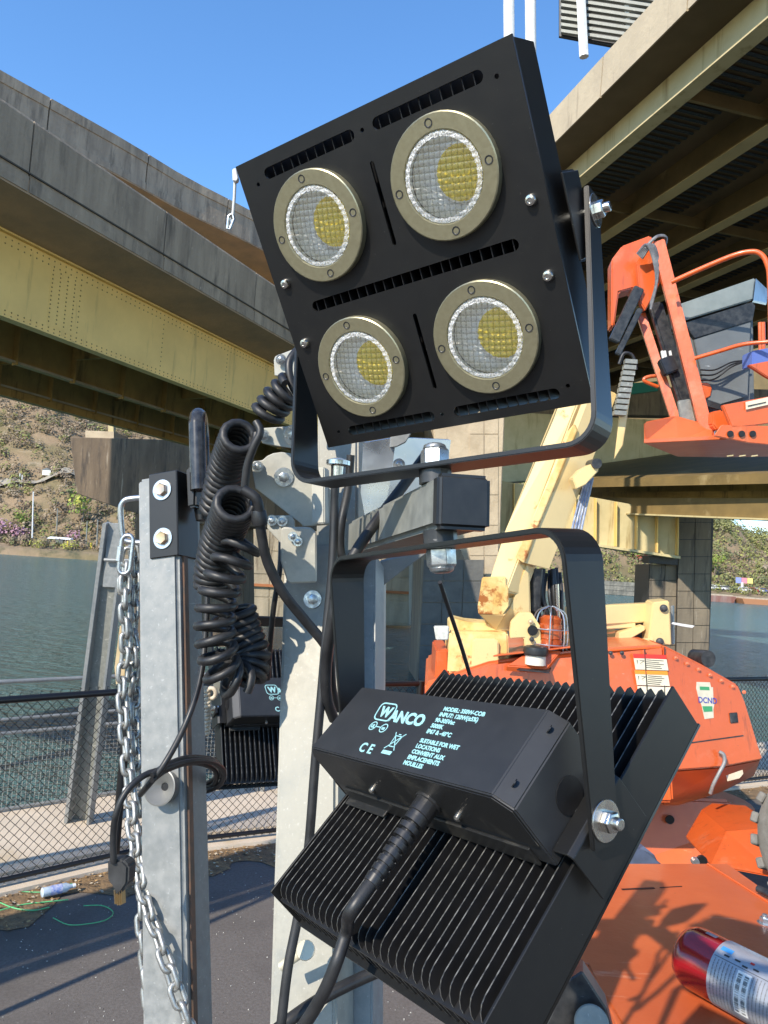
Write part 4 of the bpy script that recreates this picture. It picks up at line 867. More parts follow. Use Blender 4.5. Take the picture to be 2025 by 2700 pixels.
# grey bracket inside lower yoke window and thin strut
bx('window_strut', P(996, 1490, 1.55), P(992, 1960, 1.5), .030, .030, HN, mat('grey_strut', (.30, .29, .27), .5, .4, (.36, .35, .32), 20, layers=[((.25, .1, .04), 40, (1, 1, 1), .68, .74)]), lt, .003)
MB().slab([P(u, v, 1.5) for u, v in ((978, 1545), (985, 1500), (1005, 1478), (1075, 1462), (1140, 1450), (1075, 1495), (1030, 1530), (1010, 1545))], W((0, 0, .02))).build('gusset', GALV, lt, bevel=.002)

# ---- left post with bracket, eye, staple and cup
pt = thing('support_post', P(470, 2900, 1.2), 'square galvanised steel post at left with chain, black bracket and lifting eye', 'post')
PN_ = (-.32, -1, 0)
pa, pb = P(446, 1268, 1.36), P(474, 2900, 1.16)
bx('post_tube', pa, pb, .079, .079, PN_, GALV, pt, .006, 3)
yv = Vector(PN_).normalized(); dvp = (pb-pa).normalized(); yv = (yv-dvp*yv.dot(dvp)).normalized(); xv = yv.cross(dvp).normalized()
if xv.dot(XC) < 0: xv = -xv
def onpost(s_, a, h_=0): return pa + dvp*s_ + xv*a + yv*(.0395+h_)      # s along, a across, h proud of the front face
MB().slab([onpost(s_, a, .0002) for s_, a in ((-.004, -.0125), (-.004, .0430), (.145, .0430), (.145, -.0125))], yv*.004).build('angle_bracket', BLACK, pt, bevel=.0012)
MB().slab([onpost(s_, .0400, h_) for s_, h_ in ((-.004, .0035), (.145, .0035), (.145, -.06), (-.004, -.06))], xv*.004).build('angle_bracket_side', BLACK, pt, bevel=.001)
for s_, mm in ((.028, mat('rusty_zinc_bolt', (.62, .40, .30), .32, .85, (.50, .42, .28), 160)), (.113, ZYEL)):
    c = onpost(s_, .0150, .0042); m = MB(); m.lathe(c, yv, [(0, .0180), (.0022, .0180), (.0022, .006)], 28, cap=False); m.build('washer', ZINC, pt, smooth=30)
    m = MB(); m.lathe(c+yv*.002, yv, [(0, .0115), (.0055, .0115), (.007, .0102), (.0065, .007), (.0065, 0)], 6, cap=False); m.build('bolt_head', mm, pt, smooth=20)
# lifting eye, seen edge on
ec = pa + xv*.0640 - yv*.0; pts = []
eu = (-dvp); ed = ray(540, 1200).normalized(); ed = (ed-eu*ed.dot(eu)).normalized(); ed = (ed*.93+xv*.10).normalized()
for k in range(25):
    q = math.pi*k/24; pts.append(ec + eu*(.075+.034*math.sin(q)) + ed*(.034*math.cos(q)))
pts = [ec - eu*.035 + ed*.034] + pts + [ec - eu*.035 - ed*.034]
MB().tube(smoothpath(pts, 3), .0145, 16).build('lifting_eye', mat('glossy_black_eye', (.012, .012, .014), .25, 0, (.05, .05, .05), 60), pt, smooth=60)
MB().slab([ec+xv*-.012+eu*.01+yv*.03, ec+xv*.010+eu*.01+yv*.03, ec+xv*.006-eu*.062+yv*.03, ec+xv*-.010-eu*.062+yv*.03], -yv*.05).build('eye_lug', BLACK, pt, bevel=.004, seg=2)
MB().lathe(ec-eu*.075, -eu, [(-.014, .013), (.006, .010)], 16).build('eye_nut', BLACK, pt, smooth=30)
# staple
def SP(u, v, d=1.36): return P(u, v, d)
sp = smoothpath([SP(374, 1312), SP(352, 1314), SP(332, 1318), SP(321, 1330), SP(318, 1350), SP(320, 1385), SP(323, 1410), SP(331, 1425), SP(352, 1430), SP(374, 1431)], 6)
MB().tube(sp, .0052, 12).build('chain_staple', ZINC, pt, smooth=60)
# funnel cup
cc = onpost(.516, .012, .0); m = MB(); m.lathe(cc, (yv+Vector((0, 0, .12))).normalized(), [(0, .024), (.020, .0270), (.022, .0285), (.0225, .0265), (.020, .0235), (.008, .009), (.006, .0065), (-.002, .006)], 36, cap=False)
m.build('cup', mat('grey_plastic_cup', (.19, .19, .18), .4, .2, (.15, .15, .14), 20), pt, smooth=30)
MB().lathe(onpost(.5175, .0125, .004), yv, [(0, .0075), (.0006, .0075)], 14).build('cup_hole', FINM, pt)
bx('rust_edge', onpost(.10, .0415, -.02), onpost(1.4, .0415, -.02), .003, .014, PN_, mat('rusty_edge', (.20, .11, .07), .6, .3, (.12, .09, .07), 60), pt, .001)

# ---- chain and quick link
ch = thing('chain', sp[30], 'long zinc plated chain hanging doubled from the staple along the left post', 'chain')
lk = MB(); r0, hl = .0078, .0092; path = [Vector((r0*math.cos(q)*1.08, 0, hl+r0*math.sin(q))) for q in [math.pi*k/6 for k in range(7)]] + [Vector((r0*math.cos(q)*1.08, 0, -hl+r0*math.sin(q))) for q in [math.pi+math.pi*k/6 for k in range(7)]]
lk.tube(path, .0042, 6, cyc=True); lme = lk.build('link', CHAINM, None, local=True, smooth=70).data; bpy.data.objects.remove(bpy.data.objects['link'])
def strand(ctrl, ph=0):
    pts = smoothpath(ctrl, 24); pitch = .0262; acc = 0; k = 0; prev = pts[0]; marks = [pts[0]]
    for a, b in zip(pts, pts[1:]):
        L = (b-a).length
        while acc+L >= pitch: a = a.lerp(b, (pitch-acc)/L); L = (b-a).length; acc = 0; marks.append(a.copy())
        acc += L
    for i in range(len(marks)-1):
        c = (marks[i]+marks[i+1])/2; d = (marks[i]-marks[i+1]).normalized(); x = d.orthogonal().normalized(); x = (Vector((1, .2, 0))-d*d.x).normalized()
        ang = ph + (math.pi/2 if i % 2 else 0) + random.uniform(-.25, .25); x = Matrix.Rotation(ang, 3, d) @ x; y = d.cross(x)
        o = link('link', lme, ch); Mx = Matrix((x, y, d)).transposed().to_4x4(); Mx.translation = c - ch.location; o.matrix_local = Mx
strand([P(330, 1520, 1.37), P(328, 1600, 1.36), P(332, 1700, 1.35), P(322, 1800, 1.34), P(326, 1900, 1.32), P(334, 2000, 1.30), P(343, 2100, 1.28), P(352, 2200, 1.25), P(368, 2300, 1.21), P(385, 2380, 1.18), P(408, 2450, 1.155), P(440, 2540, 1.13), P(474, 2640, 1.115), P(515, 2760, 1.10)], .5)
strand([P(352, 1440, 1.40), P(358, 1500, 1.40), P(354, 1600, 1.39), P(348, 1700, 1.38), P(358, 1800, 1.37), P(354, 1900, 1.35), P(358, 2000, 1.33), P(364, 2100, 1.31), P(372, 2200, 1.29), P(378, 2300, 1.27), P(374, 2420, 1.24), P(384, 2540, 1.22), P(394, 2650, 1.2), P(400, 2780, 1.18)], -.4)
strand([P(340, 1450, 1.39), P(325, 1540, 1.38), P(340, 1650, 1.37), P(356, 1740, 1.36), P(340, 1850, 1.36)], .2)
ql = thing('quick_link', P(332, 1440, 1.25), 'zinc quick link joining the chain to the staple on the left post', 'quick link')
m = MB(); c = P(332, 1462, 1.33); qx, qz = XC*.0100, Vector((.02, 0, 1)); pp = [c+qx*math.cos(q)+qz*(.024+.010*math.sin(q)) for q in [math.pi*k/8 for k in range(9)]]+[c+qx*math.cos(q)+qz*(-.024+.010*math.sin(q)) for q in [math.pi+math.pi*k/8 for k in range(9)]]
m.tube(pp, .0038, 8, cyc=True); m.build('loop', ZINC, ql, smooth=60)
m = MB(); m.lathe(c-qx-qz*.012, qz, [(0, .0065), (.026, .0065)], 6); m.build('sleeve', ZINC, ql, bevel=.0006)
# small tan tag caught in the chain
tag(MB().slab([P(u, v, 1.40) for u, v in ((302, 1760), (316, 1650), (330, 1655), (322, 1735), (330, 1740), (328, 1790), (306, 1805))], W((0, 0, .003))).build('paper_tag', mat('tan_tag', (.55, .42, .24), .8, 0, (.45, .33, .18), 30)), 'torn tan paper tag caught behind the hanging chain', 'tag')

# ---- coiled cables
ca = thing('coiled_cable', P(620, 1500, 1.3), 'black coiled cable hanging in loose turns left of the mast', 'cable', 'coiled black cables beside the mast')
def helix(name, axis, R, r, turns, parent, ph=0, per=14): return MB().tube(coilpath(axis, R, turns, per, ph), r, 8).build(name, RUBBER, parent, smooth=70)
top = thing('coiled_cable', P(740, 1050, 1.2), 'short coil of black cable at the top, disappearing behind the facing floodlight', 'cable', 'coiled black cables beside the mast')
helix('coil', [P(772, 1018, 1.20), P(735, 1052, 1.21), P(700, 1098, 1.22)], .0225, .0066, 4.4, top, 1.0)
MB().tube(smoothpath([P(790, 1050, 1.20), P(768, 1010, 1.20), P(762, 960, 1.205), P(778, 930, 1.215), P(800, 915, 1.23)], 8), .0066, 10).build('lead', RUBBER, top, smooth=70)
c2 = thing('coiled_cable', P(610, 1200, 1.2), 'tight dark coil of black cable with its open end at the upper pulley plate', 'cable', 'coiled black cables beside the mast')
helix('coil', [P(634, 1146, 1.13), P(615, 1190, 1.18), P(596, 1245, 1.22), P(580, 1310, 1.25), P(572, 1345, 1.27)], .0245, .0066, 15, c2, .5)
MB().tube(smoothpath([P(675, 1112, 1.13), P(686, 1140, 1.125), P(668, 1180, 1.125), P(652, 1230, 1.13), P(645, 1290, 1.135)], 8), .0062, 10).build('lead', RUBBER, c2, smooth=70)
c3 = thing('coiled_cable', P(600, 1400, 1.2), 'long black coil below, opening at the big pulley plate and sagging into loose loops', 'cable', 'coiled black cables beside the mast')
helix('coil', [P(622, 1325, 1.10), P(605, 1370, 1.15), P(582, 1430, 1.19), P(566, 1500, 1.22), P(562, 1550, 1.23)], .0265, .0067, 17, c3, .5)
MB().tube(smoothpath([P(640, 1290, 1.09), P(675, 1315, 1.09), P(685, 1355, 1.095), P(688, 1400, 1.10), P(705, 1480, 1.11), P(745, 1560, 1.12), P(800, 1630, 1.14), P(850, 1690, 1.15), P(868, 1720, 1.15)], 8), .0078, 10).build('lead', RUBBER, c3, smooth=70)
MB().lathe(P(684, 1368, 1.097), W((.1, 1, 0)), [(-.012, .0105), (.0, .0125), (.010, .0105)], 12).build('cable_tie', PLASTIC, c3, smooth=40)
helix('coil', [P(645, 1425, 1.16), P(606, 1490, 1.15), P(578, 1560, 1.15), P(566, 1640, 1.15), P(572, 1710, 1.15), P(590, 1775, 1.16), P(640, 1800, 1.18)], .0265, .0068, 10.5, ca, 2.0)
helix('coil', [P(648, 1790, 1.20), P(664, 1735, 1.22), P(640, 1670, 1.23), P(622, 1600, 1.23)], .0265, .0066, 9.5, ca, .5)
# ---- straight cables along the mast
CG = 'black power cables on the mast'
def cable(pts, r, label, per=8): 
    return tag(MB().tube(smoothpath([P(*p) for p in pts], per), r, 10).build('cable', RUBBER, smooth=70), label, 'cable', CG)
cable([(885, 1215, 1.10), (882, 1350, 1.10), (876, 1500, 1.09), (862, 1650, 1.08), (850, 1800, 1.06), (832, 2000, 1.04), (812, 2250, 1.02), (785, 2420, 1.0), (758, 2560, .98), (735, 2760, .96)], .0066, 'long straight black cable running down the front of the mast')
cable([(925, 1200, 1.16), (918, 1290, 1.16), (900, 1380, 1.15), (898, 1450, 1.15), (912, 1500, 1.15), (905, 1560, 1.13), (880, 1640, 1.1), (872, 1750, 1.08), (878, 1830, 1.1), (890, 1870, 1.12)], .0066, 'second black cable crossing behind the first on the mast')
cable([(1130, 1190, 1.12), (1060, 1285, 1.10), (985, 1385, 1.06), (930, 1470, 1.04), (892, 1560, 1.03), (872, 1660, 1.03), (860, 1760, 1.04), (862, 1840, 1.05), (880, 1895, 1.08)], .0078, 'thick black cable slanting from the crossarm down the mast')
cable([(742, 1410, 1.5), (738, 1500, 1.48), (722, 1600, 1.48), (712, 1700, 1.5), (706, 1790, 1.55)], .0055, 'thin black cable in the shade between coils and mast')
cable([(1160, 1535, 1.35), (1185, 1610, 1.40), (1215, 1700, 1.46), (1245, 1800, 1.5)], .0040, 'thin black cord hanging inside the lower yoke')
cable([(1120, 2520, 1.06), (1000, 2560, 1.06), (900, 2605, 1.04), (820, 2650, 1.02), (750, 2700, 1.0), (700, 2740, 1.0)], .0085, 'black cable crossing the foot of the mast under the lower floodlight')
# cable that leaves the strain relief of the lower floodlight
ge = ML @ FL(.146, .219+.0225+.072, -T_-.050)
gd = (ML.to_3x3() @ Vector((0, -1, 0))).normalized()
tag(MB().tube(smoothpath([ge-gd*.01, ge+gd*.03, P(915, 2450, .72), P(888, 2535, .71), P(852, 2620, .71), P(800, 2705, .72), P(740, 2780, .74)], 8), .0062, 10).build('cable', RUBBER, smooth=70), 'thick black cable leaving the ribbed gland of the lower floodlight', 'cable', CG)
# ---- flat plug cord round the left post
pc = thing('power_cord', P(380, 2100, 1.1), 'thin black cord looped round the left post and ending in a flat plug', 'cord')
MB().tube(smoothpath([P(548, 1560, 1.22), P(540, 1700, 1.2), P(528, 1790, 1.17), P(505, 1870, 1.14), P(470, 1950, 1.12), P(430, 2020, 1.10), P(395, 2065, 1.10), P(370, 2095, 1.12)], 8), .0046, 10).build('upper_lead', RUBBER, pc, smooth=70)
MB().tube(smoothpath([P(300, 2275, 1.06), P(299, 2200, 1.06), P(308, 2140, 1.06), P(335, 2085, 1.07), P(380, 2045, 1.09), P(430, 2028, 1.11), P(500, 2008, 1.16), P(560, 2010, 1.22), P(590, 2035, 1.27), P(578, 2070, 1.31), P(535, 2088, 1.33), P(500, 2085, 1.36)], 8), .0046, 10).build('plug_lead', RUBBER, pc, smooth=70)
for k, (a, b) in enumerate(((-6, .010), (8, .022))):
    MB().tube(smoothpath([P(400, 2050+a, 1.09), P(440, 2022+a, 1.12), P(500, 2003+a, 1.17), P(560-a, 2012+a, 1.23+b), P(578-a, 2040, 1.28), P(562, 2062+a, 1.32), P(520, 2078, 1.35)], 8), .0042, 10).build('loop', RUBBER, pc, smooth=70)
plg = MB().slab([P(u, v, 1.06) for u, v in ((281, 2268), (322, 2268), (338, 2285), (336, 2330), (322, 2352), (304, 2366), (297, 2340), (282, 2325))], W((.006, 0, .020))).build('plug', mat('grey_black_plug', (.03, .03, .03), .5, 0, (.06, .06, .06), 30), pc, bevel=.003, seg=2)
for k in range(4): MB().beam(P(306+k*6, 2345, 1.065), P(308+k*6, 2386-abs(k-1.5)*3, 1.066), .0022, .006).build('pin', mat('brass_pin', (.6, .45, .25), .3, .9) if k == 0 else bpy.data.materials['brass_pin'], pc)
# ---- white cord with clip hanging from the floodlight corner
wc = thing('hanging_clip', P(616, 460, .93), 'white cord with small metal clip dangling from the corner of the facing floodlight', 'clip')
MB().slab([P(u, v, .915) for u, v in ((612, 445), (622, 442), (628, 470), (624, 478), (613, 476))], W((0, 0, .008))).build('tab', WHITEP, wc, bevel=.001)
MB().tube([P(620, 470, .92), P(618, 520, .925), P(614, 567, .93)], .0019, 8).build('cord', WHITEP, wc, smooth=70)
m = MB(); m.tube([P(u, v, .93) for u, v in ((614, 562), (602, 570), (599, 603), (606, 605), (617, 578))], .0018, 7, cyc=True); m.tube([P(u, v, .93) for u, v in ((606, 575), (611, 590), (605, 600))], .0016, 6); m.build('clip', ZINC, wc, smooth=60)
# ---- white spring cord behind the left post
tag(MB().tube(coilpath([P(546, 1812, 1.5), P(548, 1870, 1.5), P(545, 1935, 1.5)], .0035, 12, 10), .0042, 6).build('spring_cord', mat('cream_cord', (.62, .54, .42), .6, 0, (.4, .33, .25), 60), smooth=60), 'worn cream spring cord hanging just right of the left post', 'cord')
m = thing('wall_hook', P(560, 1820, 1.6), 'small rusty cream eye fitting beside the worn spring cord', 'fitting')
MB().tube([P(558+11*math.cos(q), 1828+14*math.sin(q), 1.5) for q in [2*math.pi*k/10 for k in range(10)]], .0045, 7, cyc=True).build('eye', bpy.data.materials['cream_cord'], m, smooth=60); MB().slab([P(u, v, 1.52) for u, v in ((553, 1800), (580, 1798), (582, 1860), (560, 1862))], W((0, 0, .01))).build('plate', GALVD, m)

# ================================================================ fence
fn = thing('chain_link_fence', (FP[2][0], FP[2][1], 0), 'black chain link fence along the riverside walk', 'fence')
HF = 1.09; fp_ = [Vector((x, y, 0)) for x, y in FP[:7]]
cum = [0]
for a, b in zip(fp_, fp_[1:]): cum.append(cum[-1]+(b-a).length)
def fat(s_):
    for i in range(len(fp_)-1):
        if s_ <= cum[i+1] or i == len(fp_)-2: f_ = (s_-cum[i])/(cum[i+1]-cum[i]); return fp_[i].lerp(fp_[i+1], f_), (fp_[i+1]-fp_[i]).normalized()
mb = MB(); mb.tube([p+Vector((0, 0, HF)) for p in fp_], .021, 10); mb.build('top_rail', WIREM, fn, smooth=60)
mb = MB(); mb.tube([p+Vector((0, 0, .075)) for p in fp_], .016, 8); mb.build('bottom_rail', WIREM, fn, smooth=60)
for s_ in (1.4, 3.6, cum[3]+.35 if False else 6.35, 8.6, 10.75, 13.1, 15.4, 17.8):
    if s_ < cum[-1]:
        p, t = fat(s_); MB().tube([p, p+Vector((0, 0, HF+.02))], .028, 12).build('fence_post', WIREM, fn, smooth=60)
P2 = .058; wm = MB(); s_ = .02
S_end = min(cum[-1], 15.5); nrow = int((HF+.02-.04)/(P2/2))
k = 0; ss = .02
while ss < S_end:          # each wire is one zigzag that hooks round its neighbours
    pts = []
    for j in range(nrow+1):
        off = (P2/2) if (j+k) % 2 else 0
        p, t = fat(min(ss+off, S_end)); nn = Vector((-t.y, t.x, 0)); pts.append(p+Vector((0, 0, .045+j*P2/2))+nn*(.026+.0022*(1 if off else -1)))
    wm.tube(pts, .0029, 3, cap=False); ss += P2/2; k += 1
# zigzags in pairs share hooks; the knuckles poke above the rail
ss = 0
while ss < S_end:
    p, t = fat(ss); nn = Vector((-t.y, t.x, 0)); a = p+Vector((0, 0, HF+.0))+nn*.022; wm.tube([a, a+t*.006+Vector((0, 0, .036)), a+t*.016+Vector((0, 0, .030))], .0026, 4); ss += P2
o = wm.build('wire_mesh', WIREM, fn, fix=False); o['kind'] = 'stuff'

# ================================================================ gangway frames beyond the walk
gf = thing('gangway_railing', G(150, 2160), 'galvanised railing panels with fine mesh along the outer edge of the walk', 'railing')
E_ = offs(FP, 1.22); E_ = [Vector((x, y, .05)) for x, y in E_[:6]]; ce = [0]
for a, b in zip(E_, E_[1:]): ce.append(ce[-1]+(b-a).length)
def eat(s_):
    for i in range(len(E_)-1):
        if s_ <= ce[i+1] or i == len(E_)-2: f_ = (s_-ce[i])/(ce[i+1]-ce[i]); return E_[i].lerp(E_[i+1], f_), (E_[i+1]-E_[i]).normalized()
def segs(s0, s1, z, r, nm):
    q = [eat(s0+(s1-s0)*k/8)[0]+Vector((0, 0, z)) for k in range(9)]; MB().tube(q, r, 8).build(nm, GALV, gf, smooth=60)
SE = ce[-1]
for z, r in ((.93, .016), (.66, .012), (.56, .014), (.02, .012)): segs(.3, SE*.62, z, r, 'rail')
for k in range(9):
    p, t = eat(.5+k*1.12); 
    if .5+k*1.12 < SE*.62:
        for dz in (-.05, .05): MB().beam(p+t*dz, p+t*dz+Vector((0, 0, .95 if k != 99 else .6)), .035, .035).build('upright', GALV, gf)
fm = MB(); ss = .3
while ss < SE*.62:
    p, t = eat(ss); fm.tube([p+Vector((0, 0, .03)), p+Vector((0, 0, .56))], .0022, 3, cap=False); ss += .032
z = .05
while z < .56:
    q = [eat(.3+(SE*.62-.3)*k/16)[0]+Vector((0, 0, z)) for k in range(17)]; fm.tube(q, .0022, 3, cap=False); z += .032
o = fm.build('mesh_infill', GALVD, gf, fix=False); o['kind'] = 'stuff'
# raked double brace
rk = thing('raked_brace', P(180, 2165, 5.3), 'tall leaning galvanised channel brace behind the fence at left', 'brace')
b0 = P(196, 2170, 5.35); t0 = P(300, 1378, 5.1)
bx('left_flange', t0+XC*-.045, b0+XC*-.045, .028, .09, (0, -1, 0), GALV, rk, .003); bx('right_flange', P(306, 1545, 5.12)+XC*.02, b0+XC*.11, .020, .09, (0, -1, 0), GALV, rk, .003)
MB().slab([P(284, 1378, 5.1), P(320, 1380, 5.1), P(312, 1550, 5.12), P(270, 1548, 5.12)], (0, .03, 0)).build('head_plate', GALV, rk, bevel=.003)
bx('web', P(292, 1548, 5.16), b0+XC*.03+Vector((0, .05, 0)), .13, .008, (0, -1, 0), GALVD, rk, .001)
MB().tube([P(275, 1476, 5.08), P(395, 1480, 5.08)], .012, 8).build('cross_pin', GALV, rk, smooth=50)
rk2 = thing('raked_brace', P(655, 2115, 6.3), 'short galvanised double upright behind the fence beside the mast', 'brace')
for dx in (0, .07, .12): bx('upright', P(660, 1980, 6.35)+XC*(dx*1.0), P(652, 2118, 6.35)+XC*(dx*1.0), .035, .05, (0, -1, 0), GALV, rk2, .003)

# ================================================================ litter by the fence
bt = thing('plastic_bottle', G(165, 2345, .04), 'clear plastic water bottle with blue label lying by the fence foot', 'bottle')
c = G(150, 2345, .045); a = (G(195, 2335, .045)-c).normalized()
MB().lathe(c, a, [(-.085, .016), (-.08, .026), (.05, .026), (.075, .012), (.088, .011)], 18).build('body', BOTTLE, bt, smooth=40)
MB().lathe(c, a, [(-.04, .0268), (.025, .0268)], 18, cap=False).build('label', mat('bottle_label', (.12, .2, .5), .5, 0, (.5, .5, .6), 60), bt, smooth=60)
MB().lathe(c+a*.088, a, [(0, .0125), (.015, .0125)], 14).build('cap', WHITEP, bt, smooth=40)
for k, (pts, lb) in enumerate((([(0, 2400), (60, 2385), (120, 2378), (180, 2372)], 'green twine lying in the litter left of the bottle'), ([(0, 2365), (50, 2352), (110, 2352), (150, 2340), (190, 2330)], 'pale green twine strand closest to the fence'), ([(140, 2420), (180, 2438), (230, 2436), (280, 2425), (298, 2405), (270, 2388), (220, 2388)], 'loose green twine loop on the asphalt by the chain'), ([(0, 2380), (40, 2395), (90, 2400), (130, 2392)], 'green twine strand at the left edge of the asphalt'))):
    tag(MB().tube(smoothpath([G(u, v, .012) for u, v in pts], 8), .0028 if k == 2 else .004, 5).build('twine', GREENT, smooth=60), lb, 'twine', 'strands of green twine')

# unseen planks on posts, added outside the left edge to throw shadow bands
rp = thing('shadow_planks', (-3.6, .8, 0), 'unseen planks on posts added beyond the left edge to cast shadow bands on the asphalt', 'shadow caster')
wa, wb = Vector((-4.9, -.55, 2.5)), Vector((-1.95, 2.52, 2.5)); wd_ = (wb-wa).normalized(); wn_ = Vector((-wd_.y, wd_.x, 0))
for o_, w_ in ((.36, .50), (.045, .10)): MB().beam(wa+wn_*o_, wb+wn_*o_, w_, .05).build('plank', WALK, rp, bevel=.004)
for f_ in (.02, .5, .9):
    for o_ in (.06, .42): p = wa.lerp(wb, f_)+wn_*o_; MB().tube([Vector((p.x, p.y, 0)), p], .02, 10).build('post', GALV, rp, smooth=50)
# ================================================================ boom lift
D0 = 5.0
bl_t = thing('boom_lift', G(1700, 2330), 'orange and cream boom lift standing on the asphalt with raised boom and basket', 'boom lift')
def pg(name, pts, d, ext, m, bevel=.01, seg=2, parent=None, smooth=None):
    return MB().slab([P(p[0], p[1], p[2] if len(p) > 2 else d) for p in pts], ext if isinstance(ext, Vector) else W(ext)).build(name, m, parent or bl_t, bevel=bevel, seg=seg, smooth=smooth)
def cbeam(name, a, b, w, h, m, hint=(0, -1, 0), w2=None, h2=None, bevel=.006):
    return MB().beam(P(*a), P(*b), w, h, hint, w2=w2, h2=h2).build(name, m, bl_t, bevel=bevel, seg=2)
def hd(v): return 4.925-.1525*(v-1705)/410 - .014      # just proud of the hood's front
# hood
HPTS = [(1150, 1790, 4.75), (1300, 1712, 4.8), (1545, 1692, 4.8), (1748, 1698, 4.85), (1745, 1740, 4.82), (1700, 2110, 4.7), (1500, 2120, 4.7), (1150, 2110, 4.7)]
hood = MB()
F1 = [P(1120, 1800, 4.9), P(1290, 1745, 4.9), P(1540, 1712, 4.9), P(1752, 1700, 4.95), P(1778, 2118, 4.75), P(1120, 2118, 4.75)]
hood.slab(F1, (.1, 1.5, 0)); hood.build('engine_hood', ORANGE, bl_t, bevel=.02, seg=3)
q0, q1, q2 = P(1752, 1702, 4.93), P(2004, 1982, 5.02), P(1770, 2034, 4.75); nS = (q1-q0).cross(q2-q0).normalized(); nS = nS if nS.dot(_fw) < 0 else -nS
def onS(u, v, lift=.0):
    r = ray(u, v); return CAM+r*((q0+nS*lift-CAM).dot(nS)/r.dot(nS))
MB().slab([onS(u, v) for u, v in ((1752, 1702), (1850, 1752), (1945, 1806), (1964, 1850), (2004, 1982), (2012, 2004), (1905, 2024), (1770, 2034), (1764, 1850))], Vector((.15, 1.1, 0))).build('counterweight', ORANGE, bl_t, bevel=.012, seg=3)
pg('counterweight_lower', [(1770, 2033, 4.76), (1905, 2023, 4.90), (2010, 2003, 5.03), (1992, 2044, 5.45), (1900, 2092, 5.40), (1790, 2126, 5.25), (1745, 2124, 5.15)], 5, Vector((.1, .8, 0)), ORANGED, .015, 2)
pg('hood_top', [(1300, 1728, 4.85), (1545, 1700, 4.85), (1545, 1693, 5.6), (1380, 1700, 5.6)], 5, Vector((0, 0, -.01)), ORANGE, .003)
pg('hood_ridge', [(1335, 1755, 4.84), (1400, 1712, 4.9), (1480, 1714, 4.9), (1440, 1762, 4.84)], 5, Vector((0, .02, -.04)), ORANGE, .006)
# seam between front and side
cbeam('hood_seam', (1753, 1706, 4.925), (1752, 1900, 4.83), .006, .004, DARKST, bevel=0)
# panel seams, latches and bolt heads on the hood
for (a_, b_) in (((1560, 1716), (1568, 1900)), ((1700, 1708), (1712, 1900))): MB().beam(P(a_[0], a_[1]+4, hd(a_[1])-.001), P(b_[0], b_[1], hd(b_[1])-.001), .010, .004).build('panel_seam', DARKST, bl_t)
for u in (1580, 1610, 1640): boltat(u, 1722, hd(1722)-.002, .009, .006, .014, m=DARKST, par=bl_t)
for k in range(7): boltat(1782+k*30, 1735+k*15, (onS(1782+k*30, 1735+k*15)-CAM).dot(_fw)-.012, .008, .005, .012, m=ORANGED, par=bl_t)
MB().slab([onS(u, v, .003) for u, v in ((1800, 1960), (1960, 1938), (1961, 1941), (1801, 1963))], -nS*.002).build('panel_seam', DARKST, bl_t)
MB().slab([onS(u, v, .010) for u, v in ((1925, 1880), (1945, 1878), (1948, 1905), (1928, 1907))], -nS*.012).build('latch', DARKST, bl_t, bevel=.004)
# fuel cap
m = MB(); c = P(1411, 1752, 4.86); m.lathe(c, (0, 0, 1), [(0, .068), (.062, .066), (.064, .05)], 24); m.build('filler_neck', mat('cream_neck', (.66, .6, .5), .5), bl_t, smooth=40)
m = MB(); m.lathe(c+Vector((0, 0, .060)), (0, 0, 1), [(0, .079), (.012, .082), (.050, .076), (.058, .06), (.060, .0)], 24, cap=False); m.build('filler_cap', PLASTIC, bl_t, smooth=40)
pg('filler_base', [(1362, 1768, 4.82), (1448, 1776, 4.8), (1455, 1758, 4.95), (1390, 1750, 4.95)], 4.8, Vector((0, 0, .008)), DARKST, .002)
# beacon
m = MB(); c = P(1447, 1722, 5.05); m.lathe(c+Vector((0, 0, -.02)), (0, 0, 1), [(0, .075), (.03, .075), (.035, .05), (.055, .05)], 20); m.build('beacon_base', WHITEP, bl_t, smooth=30)
m = MB(); m.lathe(c+Vector((0, 0, .04)), (0, 0, 1), [(0, .070), (.01, .082), (.05, .082), (.055, .074), (.06, .080), (.15, .078), (.156, .07), (.19, .074), (.21, .05), (.215, 0)], 24, cap=False); m.build('beacon_dome', AMBER, bl_t, smooth=30)
m = MB()
for k in range(7):
    q = 2*math.pi*k/7; m.tube(smoothpath([c+Vector((.11*math.cos(q), .11*math.sin(q), -.01)), c+Vector((.12*math.cos(q), .12*math.sin(q), .12)), c+Vector((.10*math.cos(q), .10*math.sin(q), .26)), c+Vector((.02*math.cos(q), .02*math.sin(q), .31))], 4), .005, 5)
for z in (.06, .16): m.tube([c+Vector((.118*math.cos(q), .118*math.sin(q), z)) for q in [2*math.pi*k/16 for k in range(16)]], .005, 5, cyc=True)
m.build('beacon_cage', ZINC, bl_t, smooth=50)
# decals on the hood: two warning labels and a tapering sticker
def decal(name, pts, m, d, lift=.004): return MB().slab([P(u, v, d) for u, v in pts], W((0, 0, .002))).build(name, m, bl_t)
dl_ = [P(1680, 1850, 4.85)]
def dq(name, u0, v0, u1, v1, m, lift=0, sk=6):
    pts = [(u0, v0), (u1, v0+3), (u1+sk*(v1-v0)/36, v1+3), (u0+sk*(v1-v0)/36, v1)]
    return MB().slab([P(u, v, hd(v)-lift) for u, v in pts], W((0, 0, .001))).build(name, m, bl_t)
dq('warning_label', 1669, 1725, 1756, 1765, PAPER); dq('warning_header', 1669, 1724, 1756, 1735, RED, .002)
dq('warning_label', 1673, 1768, 1760, 1806, PAPER); dq('warning_header', 1673, 1767, 1760, 1777, ORI, .002); dq('warning_label', 1680, 1809, 1768, 1850, PAPER)
for k in range(5): dq('print_line', 1704, 1739+k*5, 1752-random.randint(0, 14), 1740.5+k*5, INK, .002, 0)
